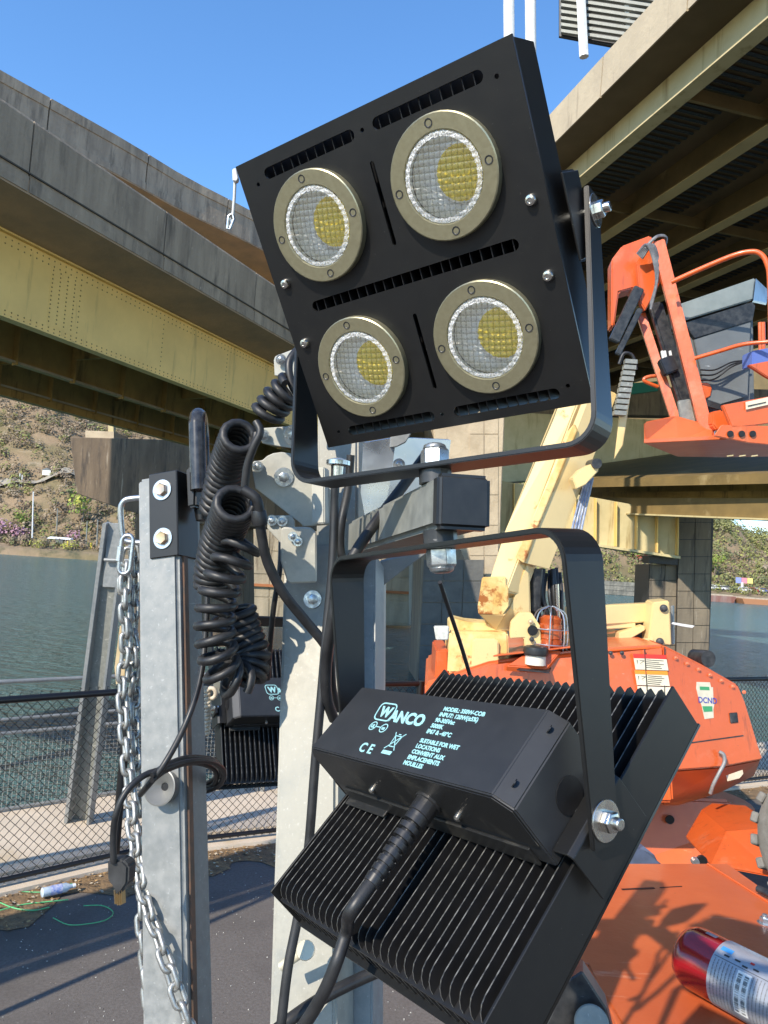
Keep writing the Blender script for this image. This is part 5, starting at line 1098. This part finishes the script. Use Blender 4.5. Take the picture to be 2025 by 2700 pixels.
for k in range(5): dq('print_line', 1708, 1781+k*5, 1755-random.randint(0, 14), 1782.5+k*5, INK, .002, 0)
for (u0, v0) in ((1680, 1740), (1684, 1782)):
    m = MB()
    for a, b in (((0, 0), (0, 16)), ((6, 0), (18, 2)), ((18, 2), (8, 9)), ((8, 9), (20, 18)), ((20, 18), (14, 20)), ((20, 2), (22, 18))): m.beam(P(u0+a[0], v0+a[1], hd(v0)-.003), P(u0+b[0], v0+b[1], hd(v0)-.003), .004, .001)
    m.build('pictogram', INK, bl_t)
st_p = [(1837, 1798), (1872, 1799), (1875, 1812), (1880, 1812), (1881, 1840), (1884, 1855), (1881, 1870), (1882, 1893), (1858, 1896), (1850, 1860), (1842, 1840), (1836, 1815)]
SD = 4.845
def sd(u, v): return None
# place on the counterweight face plane
MB().slab([onS(u, v, .002) for u, v in st_p], -nS*.0015).build('dealer_sticker', PAPER, bl_t)
def stext(s_, u, v, size, m, sh=0):
    me = setmat(textmesh(s_, size, sh, .0006), m); o = link('sticker_lettering', me, bl_t); x = (onS(u+40, v+3, .002)-onS(u, v, .002)).normalized(); y = nS.cross(x); Mx = Matrix((x, y, nS)).transposed().to_4x4(); Mx.translation = onS(u, v, .004)-bl_t.location; o.matrix_local = Mx
stext('DCND', 1841, 1852, .052, BLUEI); MB().slab([onS(u, v, .0035) for u, v in ((1845, 1810), (1870, 1811), (1871, 1820), (1846, 1819))], -nS*.001).build('sticker_band', GREENI, bl_t)
MB().slab([onS(u, v, .0035) for u, v in ((1852, 1862), (1878, 1862), (1879, 1876), (1856, 1877))], -nS*.001).build('sticker_band', GREENI, bl_t)
decal('lower_sticker', [(1915, 2045), (1958, 2030), (1960, 2040), (1950, 2052), (1918, 2060)], PAPER, 4.93)
# exhaust behind hood
m = MB(); c = P(1868, 1737, 5.35); m.lathe(c, W((-.25, .1, 1)), [(0, .035), (0, .058), (.03, .060), (.16, .055)], 20); m.build('exhaust', DARKST, bl_t, smooth=40)
# bumper hose / handle on the lower side
MB().tube(smoothpath([P(1873, 2092, 4.86), P(1882, 2066, 4.84), P(1898, 2035, 4.84), P(1910, 2010, 4.86), P(1908, 1990, 4.87), P(1896, 1982, 4.88)], 6), .012, 8).build('grab_handle', GALV, bl_t, smooth=60)
# turntable recess and chassis
pg('turntable', [(1690, 2100, 5.35), (1925, 2110, 5.4), (1950, 2180, 5.35), (1880, 2285, 5.2), (1640, 2290, 5.2)], 4.5, Vector((.1, .9, .0)), ORANGED, .02)
m = MB(); m.lathe(P(1800, 2190, 5.9), (0, 0, 1), [(0, .5), (.25, .5)], 28); m.build('slew_ring', ORANGED, bl_t, smooth=40)
pg('chassis_arm', [(1945, 2172, 4.6), (2060, 2182, 4.4), (2060, 2320, 4.0), (1868, 2284, 4.2), (1915, 2192, 4.5)], 4, Vector((.1, .6, -.05)), ORANGE, .02)
for u, v in ((1765, 2160), (1848, 2268)): m = MB(); m.lathe(P(u, v, 4.12 if v > 2200 else 5.3), W((0, 0, -1)), [(0, .03), (.015, .03)], 14); m.build('pin_hole', FINM, bl_t)
m = MB(); m.lathe(P(1830, 2268, 3.95), W((0, 0, -1)), [(0, .02), (.03, .018)], 10); m.build('zerk_bolt', ZINC, bl_t)
tw = pg('drape', [(1640, 2250, 3.6), (1690, 2225, 3.6), (1745, 2270, 3.5), (1750, 2292, 3.5), (1640, 2292, 3.5)], 3.6, Vector((0, .2, -.02)), TARP, .02)
# deck plate: horizontal sheet metal with folded lip
ZK = .78
dk = [G(u, v, ZK) for u, v in ((1655, 2277), (1918, 2277), (2120, 2420), (2120, 2860), (1700, 2860), (1552, 2540), (1510, 2540))]
MB().slab(dk, (0, 0, -.012)).build('deck_plate', ORANGED, bl_t, bevel=.003)
lipA, lipB = G(1538, 2540, ZK), G(1700, 2800, ZK)
MB().slab([lipA, lipB, lipB+Vector((0, 0, -.14)), lipA+Vector((0, 0, -.14))], (.012, 0, 0)).build('deck_lip', ORANGE, bl_t, bevel=.002)
A1, A2 = G(1866, 2277, ZK+.003), G(2030, 2380, ZK+.003); MB().beam(A1, A2, .012, .006).build('deck_fold', ORANGE, bl_t, bevel=.002)
MB().beam(G(1640, 2345, ZK+.0012), G(1725, 2341, ZK+.0012), .010, .002).build('deck_slot', FINM, bl_t)
MB().beam(G(1740, 2340, ZK+.0012), G(1798, 2337, ZK+.0012), .004, .002).build('deck_scratch', FINM, bl_t)
MB().tube([G(1998, 2343, ZK+.03), G(2060, 2372, ZK+.03)], .014, 10).build('deck_pin', DARKST, bl_t, smooth=40)
m = MB(); hexbolt(m, G(2016, 2434, ZK), (0, 0, 1), .018, .02, washer=.026, stud=.012); m.build('deck_bolt', ZINC, bl_t, smooth=25)
# tyre at the right edge
ty = MB(); tc0 = P(2236, 2232, 3.6); taxis = Vector((.75, .62, 0)).normalized(); ty.lathe(tc0-taxis*.15, taxis, [(0, .20), (0, .33), (.03, .37), (.27, .37), (.30, .33), (.30, .20)], 40); ty.build('tyre', TYRE, bl_t, smooth=40)
x = Vector((0, 0, 1)); y = taxis.cross(x)
for k in range(22):
    q = 2*math.pi*k/22
    for sd_ in (-1, 1):
        d = x*math.cos(q+sd_*.07)+y*math.sin(q+sd_*.07); t_ = taxis.cross(d); MB().box(tc0+d*.382+taxis*.075*sd_, .035, .14, .05, Matrix((d, (taxis+t_*.35*sd_).normalized(), (taxis+t_*.35*sd_).normalized().cross(d)*-1)).transposed()).build('tread_lug', TYRE, bl_t, bevel=.006)
# ---- cream boom and yoke tower
NH = (-.5, -1, .25)
pg('boom', [(1276, 1570, 5.0), (1330, 1400, 5.12), (1453, 1100, 5.35), (1510, 960, 5.5), (1566, 960, 5.5), (1508, 1100, 5.35), (1395, 1400, 5.12), (1335, 1560, 5.0)], 5, (.15, .04, .12), CREAM, .008)
pg('boom_end_cap', [(1272, 1522, 5.0), (1335, 1520, 5.0), (1336, 1545, 5.0), (1341, 1548, 5.0), (1342, 1600, 5.0), (1326, 1622, 5.0), (1262, 1620, 5.0), (1260, 1600, 5.0)], 5, (0, 0, .02), CREAMR, .006)
pg('boom_root', [(1262, 1618, 5.0), (1328, 1620, 5.0), (1345, 1600, 5.05), (1395, 1470, 5.1), (1400, 1640, 5.1), (1340, 1665, 5.1), (1306, 1662, 5.1)], 5.1, (.02, 0, .22), CREAM, .008)
pg('boom_sleeve', [(1364, 1478, 5.04), (1396, 1398, 5.10), (1506, 1128, 5.30), (1552, 1010, 5.4), (1566, 1014, 5.4), (1522, 1132, 5.30), (1412, 1402, 5.10), (1378, 1485, 5.04)], 5, (.20, .05, .10), CREAM, .006)
pg('seam_rust', [(1358, 1470, 5.02), (1392, 1395, 5.08), (1494, 1140, 5.27), (1512, 1118, 5.28), (1520, 1136, 5.27), (1412, 1398, 5.08), (1380, 1484, 5.02)], 5, (.02, .0, .02), CREAMR, .003)
pg('upper_boom_tip', [(1620, 1210, 5.4), (1642, 1175, 5.4), (1672, 985, 5.4), (1664, 965, 5.4), (1645, 1000, 5.4)], 5.4, (.02, 0, .08), CREAM, .004)
pg('boom_knuckle', [(1510, 1262, 5.1), (1532, 1238, 5.1), (1575, 1215, 5.1), (1580, 1240, 5.1), (1545, 1278, 5.1), (1520, 1290, 5.1)], 5.1, (0, 0, .12), CREAM, .006)
m = MB(); m.lathe(P(1574, 1222, 5.08), W((0, 0, 1)), [(0, .035), (.16, .035)], 16); m.build('knuckle_pin', DARKST, bl_t, smooth=40)
m = MB()
for k in range(4): m.tube(smoothpath([P(1500+k*7, 1460, 5.15), P(1512+k*8, 1380, 5.2), P(1545+k*6, 1260, 5.3)], 5), .009, 6)
m.build('hydraulic_hose', mat('blue_grey_hose', (.10, .14, .26), .35, 0, (.3, .34, .4), 20, (1, 1, 1)), bl_t, smooth=60)
m = MB()
for k in range(9): m.tube(smoothpath([P(1404+k*9, 1505+random.randint(-8, 8), 5.3+.03*(k % 3)), P(1398+k*10+random.randint(-8, 8), 1570, 5.25), P(1412+k*9+random.randint(-8, 8), 1640, 5.25), P(1408+k*9, 1712, 5.3)], 5), .013 if k % 3 else .022, 7)
m.build('hose_bundle', RUBBER, bl_t, smooth=60)
m = MB(); m.tube([P(1414, 1500, 5.2), P(1408, 1610, 5.2)], .045, 14); m.build('lift_cylinder', DARKST, bl_t, smooth=40); m = MB(); m.tube([P(1467, 1540, 5.2), P(1474, 1690, 5.2)], .016, 10); m.build('cylinder_rod', STAIN, bl_t, smooth=40)
pg('control_box', [(1185, 1665, 5.0), (1340, 1668, 5.0), (1343, 1770, 4.95), (1180, 1775, 4.95)], 5, (0, 0, .3), CREAMR, .012)
pg('control_door', [(u, v) for u, v in ((1246, 1688), (1252, 1684), (1308, 1685), (1315, 1692), (1317, 1770), (1243, 1768))], 4.945, (0, 0, .03), CREAM, .01)
pg('box_top_scrap', [(1186, 1640, 5.1), (1200, 1632, 5.1), (1232, 1640, 5.1), (1290, 1645, 5.1), (1340, 1668, 5.1), (1186, 1668, 5.1)], 5.1, (0, 0, .2), CREAMR, .004)
pg('pivot_bracket', [(1345, 1668, 5.0), (1348, 1640, 5.0), (1372, 1616, 5.0), (1402, 1616, 5.0), (1424, 1650, 5.0), (1428, 1700, 5.0), (1385, 1720, 5.0), (1382, 1682, 5.0), (1345, 1684, 5.0)], 5, (0, 0, .05), CREAM, .006)
m = MB(); m.lathe(P(1404, 1662, 4.99), W((0, 0, -1)), [(0, .034), (.01, .034)], 16); m.build('pivot_hole', FINM, bl_t); boltat(1400, 1640, 4.98, .012, .01, .018, m=ZYEL, par=bl_t); boltat(1402, 1686, 4.98, .010, .01, .016, m=DARKST, par=bl_t)
pg('work_light', [(1144, 1652, 5.0), (1185, 1652, 5.0), (1182, 1688, 5.0), (1150, 1688, 5.0)], 5, (0, 0, .05), mat('frosted_light', (.66, .66, .6), .25, 0, (.5, .5, .45), 40), .006)
pg('left_hood', [(1150, 1715, 5.0), (1182, 1712, 5.0), (1182, 1800, 5.0), (1146, 1800, 5.0)], 5, (0, 0, .4), ORANGE, .01)
# cream counter arm at right
cbeam('rear_arm', (1500, 1625, 5.5), (1748, 1612, 5.7), .14, .13, CREAM, (0, -1, 0), bevel=.008)
cbeam('rear_arm_lower', (1500, 1655, 5.5), (1670, 1645, 5.6), .05, .07, CREAM, (0, -1, 0), bevel=.006)
pg('rear_post', [(1722, 1588, 5.45), (1765, 1584, 5.45), (1771, 1702, 5.45), (1708, 1696, 5.45)], 5.5, (0, 0, .16), CREAM, .008)
pg('rear_link', [(1632, 1668, 5.5), (1700, 1650, 5.5), (1702, 1662, 5.5), (1650, 1692, 5.5), (1632, 1690, 5.5)], 5.5, (0, 0, .1), CREAM, .006)
cbeam('rear_base', (1610, 1700, 5.45), (1720, 1690, 5.45), .045, .05, CREAM, (0, -1, 0), bevel=.004)
m = MB(); 
for k in range(4): m.tube([P(1672+k*10, 1640+k*2, 5.6), P(1690+k*9, 1668, 5.6), P(1660+k*11, 1684, 5.6)], .012, 6)
m.build('rear_hoses', RUBBER, bl_t, smooth=50)
for u, v in ((1750, 1604), (1740, 1692)): boltat(u, v, 5.44, .02, .012, .028, m=DARKST, par=bl_t)
pg('mirror_arm', [(1768, 1645, 5.5), (1775, 1641, 5.5), (1832, 1650, 5.5), (1826, 1656, 5.5), (1800, 1652, 5.5)], 5.5, (0, 0, .01), WHITEP, .002)
pg('rear_tube', [(1768, 1598, 5.6), (1774, 1598, 5.6), (1776, 1700, 5.6), (1770, 1700, 5.6)], 5.6, (.03, 0, .05), GALV, .003)
# ---- orange jib and basket
pg('jib_head', [(1612, 685, 5.7), (1640, 648, 5.7), (1715, 620, 5.7), (1728, 640, 5.7), (1712, 720, 5.7), (1690, 780, 5.7), (1668, 760, 5.7), (1632, 770, 5.7), (1620, 860, 5.7), (1612, 860, 5.7)], 5.7, (.03, 0, .20), ORANGE, .01)
pg('jib_cheek', [(1680, 690, 5.62), (1722, 625, 5.62), (1745, 740, 5.62), (1702, 820, 5.62), (1690, 800, 5.62)], 5.62, (0, 0, .06), ORANGE, .008)
cbeam('jib_link', (1618, 900, 5.62), (1684, 760, 5.62), .075, .06, DARKST, bevel=.006)
cbeam('jib_link', (1628, 935, 5.6), (1688, 815, 5.6), .04, .04, DARKST, bevel=.006)
cbeam('jib_arm', (1735, 640, 5.55), (1866, 1155, 5.3), .085, .09, ORANGE, (-.3, -1, 0), bevel=.007)
cbeam('jib_arm', (1690, 830, 5.75), (1800, 1165, 5.5), .062, .07, ORANGE, (-.3, -1, 0), bevel=.006)
cbeam('jib_cylinder', (1726, 800, 5.65), (1810, 1075, 5.5), .10, .06, DARKST, (0, -1, 0), bevel=.015)
cbeam('jib_valve', (1752, 945, 5.52), (1770, 985, 5.50), .105, .07, PLASTIC, (0, -1, 0), bevel=.008)
for u in (1745, 1752, 1766): cbeam('fitting', (u, 925, 5.52), (u+4, 948, 5.52), .016, .016, WHITEP, bevel=.002)
cbeam('jib_plate', (1802, 1055, 5.38), (1822, 1165, 5.36), .085, .03, GALVD, (0, -1, 0), w2=.12, bevel=.004)
pg('jib_boss', [(1848, 1010, 5.42), (1868, 1008, 5.42), (1878, 1022, 5.42), (1874, 1045, 5.42), (1860, 1052, 5.42)], 5.4, (0, 0, .06), ORANGE, .006)
m = MB()
for k in range(5): m.tube(smoothpath([P(1680+k*3, 670+k*3, 5.55), P(1705+k*4, 645, 5.5), P(1724+k*3, 690, 5.5), P(1730, 745+k*3, 5.5), P(1716, 800+k*4, 5.52)], 6), .010, 6)
m.tube(smoothpath([P(1700, 655, 5.52), P(1730, 625, 5.5), P(1755, 625, 5.52), P(1752, 650, 5.6)], 6), .012, 6)
m.build('jib_hose', mat('grey_hose', (.10, .10, .11), .4, 0, (.2, .2, .2), 30), bl_t, smooth=60)
m = MB()
for k in range(4): m.tube(smoothpath([P(1840, 1050+k*4, 5.4), P(1880, 1062+k*4, 5.38), P(1920, 1078+k*3, 5.38), P(1932, 1100, 5.4), P(1925, 1120, 5.42)], 6), .010, 6)
m.build('rotator_hose', RUBBER, bl_t, smooth=60)
# platform
pg('platform_end', [(1697, 1112, 5.13), (1780, 1095, 5.3), (1885, 1125, 5.3), (1880, 1162, 5.14), (1790, 1166, 5.14), (1698, 1168, 5.13)], 5.3, (.06, 0, .12), ORANGED, .012)
MB().slab([P(1697, 1169, 5.12), P(1885, 1160, 5.08), P(2110, 1150, 5.0), P(2110, 1203, 6.1), P(1900, 1206, 6.1), P(1785, 1204, 6.0)], (0, 0, .03)).build('platform_floor', ORANGED, bl_t, bevel=.004)
pg('platform_rail_plate', [(1905, 1068, 5.0), (2110, 1030, 5.0), (2110, 1105, 5.0), (1990, 1122, 5.0), (1930, 1128, 5.0)], 5, (0, 0, .04), ORANGE, .006)
pg('rail_sticker', [(1966, 1060), (2030, 1046), (2030, 1066), (1967, 1080)], 4.985, (0, 0, .003), PAPER, 0)
MB().slab([P(u, v, 4.980) for u, v in ((1972, 1069), (2020, 1059), (2020, 1061), (1972, 1072))], W((0, 0, .001))).build('print_line', INK, bl_t)
pg('punched_plate', [(1885, 1150, 5.0), (1905, 1120, 5.0), (2110, 1125, 5.0), (2110, 1180, 5.0), (1975, 1168, 5.0)], 5, (0, 0, .03), ORANGE, .005)
for u in (1925, 1955, 1984): m = MB(); m.lathe(P(u, 1144, 4.995), W((0, 0, -1)), [(0, .021), (.008, .021)], 16); m.build('round_hole', FINM, bl_t)
pg('rotator', [(1880, 1085), (1905, 1080), (1932, 1100), (1928, 1125), (1890, 1135), (1878, 1120)], 5.2, (0, 0, .2), ORANGE, .01)
for k in range(3): pg('step_slot', [(1918+k*32, 1201), (1934+k*32, 1199), (1934+k*32, 1202), (1918+k*32, 1204)], 5.05, (0, 0, .01), PALEY, 0)
R_ = lambda pts, r, nm='guard_rail': MB().tube(smoothpath([P(*p) for p in pts], 6), r, 10).build(nm, ORANGE, bl_t, smooth=60)
R_([(1770, 744, 5.3), (1850, 708, 5.2), (1930, 675, 5.1), (1975, 664, 5.05), (2003, 668, 5.02), (2022, 695, 5.0), (2030, 760, 5.0), (2034, 1040, 5.0)], .017)
R_([(1832, 945, 5.3), (1900, 925, 5.2), (1960, 908, 5.1), (2040, 900, 5.0)], .014, 'mid_rail')
R_([(2004, 850, 5.3), (2006, 950, 5.3)], .014, 'rail_upright'); R_([(2012, 850, 5.15), (2014, 960, 5.15)], .014, 'rail_upright')
R_([(1736, 990, 5.7), (1705, 995, 5.7), (1700, 1005, 5.7), (1735, 1020, 5.7)], .014, 'foot_hoop')
pg('tray', [(1974, 962), (2110, 935), (2110, 1040), (2020, 992)], 4.95, (0, 0, .04), ORANGE, .005)
# grey cabinet in the basket
cb = thing('control_cabinet', P(1900, 1060, 5.5), 'battered grey steel job box standing in the lift basket', 'cabinet')
pg('lid', [(1790, 802, 5.5), (1992, 732, 5.5), (1985, 790, 5.5), (1800, 846, 5.5)], 5.5, (.04, 0, .5), mat('light_grey_lid', (.17, .20, .195), .45, 0, (.23, .26, .25), 6), .008, parent=cb)
pg('lid_end', [(1993, 733, 5.52), (2024, 762, 5.9), (2022, 800, 5.9), (1986, 792, 5.52)], 5.5, (0, .01, .02), mat('dull_aluminium', (.4, .4, .4), .35, .7, (.5, .5, .5), 14), .003, parent=cb)
pg('body', [(1808, 850, 5.55), (1985, 796, 5.55), (1990, 1080, 5.45), (1860, 1105, 5.45)], 5.5, (.05, 0, .42), GREYP, .008, parent=cb)
pg('front_panel', [(1830, 895, 5.5), (1980, 846, 5.5), (1972, 1045, 5.42), (1870, 1075, 5.42)], 5.5, (.0, 0, .03), GREYP, .004, parent=cb)
pg('shadow_gap', [(1803, 852, 5.49), (1984, 796, 5.49), (1992, 806, 5.49), (1985, 845, 5.49), (1832, 892, 5.49)], 5.49, (0, 0, .05), DARKST, .003, parent=cb)
for k in range(3): MB().tube(smoothpath([P(1846, 975+k*14, 5.4), P(1885, 975+k*12, 5.38), P(1930, 955+k*6, 5.38), P(1975, 950, 5.4)], 6), .006, 6).build('wire', RUBBER, cb, smooth=60)
pg('blue_box', [(1984, 925), (2040, 915), (2040, 958), (1984, 965)], 5.1, (0, 0, .15), mat('blue_plastic', (.10, .16, .45), .4), .006) 
# boom chain carrier seen between yoke and boom
cc_ = MB()
for k in range(9): cc_.box(P(1532-k*3, 1085+k*9, 5.5), .10, .04, .018, None)
cc_.build('cable_carrier', GALVD, bl_t); cc_ = MB()
for k in range(10): cc_.box(P(1662-k*3.2, 955+k*15, 5.35), .085, .05, .03, None)
cc_.build('cable_carrier', GALVD, bl_t)
MB().tube(smoothpath([P(1632, 960, 5.35), P(1645, 932, 5.35), P(1668, 938, 5.35), P(1678, 975, 5.35)], 5), .012, 8).build('looped_hose', RUBBER, bl_t, smooth=50)

# ================================================================ fire extinguisher on the deck
ex0, ex1 = G(1838, 2528, ZK+.094), G(2090, 2660, ZK+.094)
ax = (ex1-ex0).normalized(); fe = thing('fire_extinguisher', ex0-Vector((0, 0, .09)), 'red fire extinguisher with silver label lying on the orange deck', 'fire extinguisher')
re_ = .090
MB().lathe(ex0, ax, [(-.045, .0), (-.044, .055), (-.036, .074), (-.018, re_-.004), (0, re_), (.50, re_), (.54, .07), (.56, .03)], 48, cap=False).build('cylinder', REDP, fe, smooth=50)
L0, L1_ = .090, .46
MB().lathe(ex0, ax, [(L0, re_+.0008), (L1_, re_+.0008)], 64, cap=False).build('label', LAB, fe, smooth=60, fix=False)
# label print wrapped on the cylinder: angle measured from the camera-facing side
xa = (CAM-ex0); xa = (xa-ax*xa.dot(ax)).normalized(); ya = ax.cross(xa)
if ya.z < 0: pass
def lab(t, q): return ex0+ax*t+(xa*math.cos(q)+ya*math.sin(q))*(re_+.0016)
upn = 1 if ya.z > 0 else -1
def patch(nm, t0, t1, q0, q1, m, n=6):
    mb_ = MB(); vs = [lab(t, (q0+(q1-q0)*k/n)*upn) for k in range(n+1) for t in (t0, t1)]; mb_.add(vs, [(2*k, 2*k+1, 2*k+3, 2*k+2) for k in range(n)]); return mb_.build(nm, m, fe, smooth=60, fix=False)
random.seed(3)
pm = MB()
for k in range(20):
    t = .100+k*.0105
    if 6 < k < 11: continue
    q = .30
    while q > -1.05:
        w_ = random.uniform(.02, .10); vs = [lab(t, q*upn), lab(t+.0028, q*upn), lab(t+.0028, (q-w_)*upn), lab(t, (q-w_)*upn)]; pm.quad(vs); q -= w_+.02
pm.build('label_print', mat('grey_print', (.16, .16, .17), .6), fe, fix=False)['kind'] = 'stuff'
patch('barcode_panel', .172, .212, .28, -1.0, WHITEP); 
pm = MB()
for k in range(60):
    q = .2-k*.019; 
    if random.random() < .35: continue
    for t in (.176, .195): pm.quad([lab(t, q*upn)+xa*.0006, lab(t+.012, q*upn)+xa*.0006, lab(t+.012, (q-.011)*upn)+xa*.0006, lab(t, (q-.011)*upn)+xa*.0006])
pm.build('barcode', INK, fe, fix=False)
patch('label_rule', L0+.004, .40, .375, .360, INK, 2); patch('blue_mark', .100, .135, .80, .62, mat('label_blue', (.05, .25, .55), .4)); patch('red_mark', .190, .202, .70, .62, RED, 2); patch('red_mark', .235, .26, .88, .82, RED, 2)
for t, q in ((.118, .50), (.175, .44), (.150, .52), (.205, .50)): patch('pictogram', t, t+.016, q+.04, q-.02, INK, 2)
patch('white_frame', .285, .40, .40, -.75, WHITEP); 
pm = MB()
for k in range(8):
    q = .25-k*.11; w_ = .05*math.sin(math.pi*(k+.5)/8)**.5; pm.quad([lab(.345-w_, q*upn)+xa*.0010, lab(.345+w_, q*upn)+xa*.0010, lab(.345+w_, (q-.11)*upn)+xa*.0010, lab(.345-w_, (q-.11)*upn)+xa*.0010])
pm.build('red_panel', RED, fe, fix=False)
patch('top_lettering', .03, .065, 1.15, .98, LAB, 3)

# ================================================================ hardware at the foot of the lamp
hw = thing('winch_fitting', P(1500, 2690, 1.6), 'worn steel fitting with round cap and bent plate at the bottom edge', 'fitting')
MB().slab([P(u, v, 1.55) for u, v in ((1440, 2700), (1490, 2590), (1535, 2560), (1600, 2660), (1625, 2760), (1440, 2760))], W((.02, .02, .08))).build('plate', DARKST, hw, bevel=.004)
MB().lathe(P(1560, 2700, 1.5), (ray(1560, 2700)*-1).normalized(), [(-.03, .034), (.0, .034), (.004, .031)], 28).build('round_cap', GALVD, hw, smooth=30)
MB().slab([P(u, v, 1.6) for u, v in ((1475, 2660), (1495, 2620), (1510, 2665), (1500, 2690))], W((0, 0, .02))).build('blue_clip', mat('blue_clip', (.04, .12, .40), .4), hw, bevel=.002)
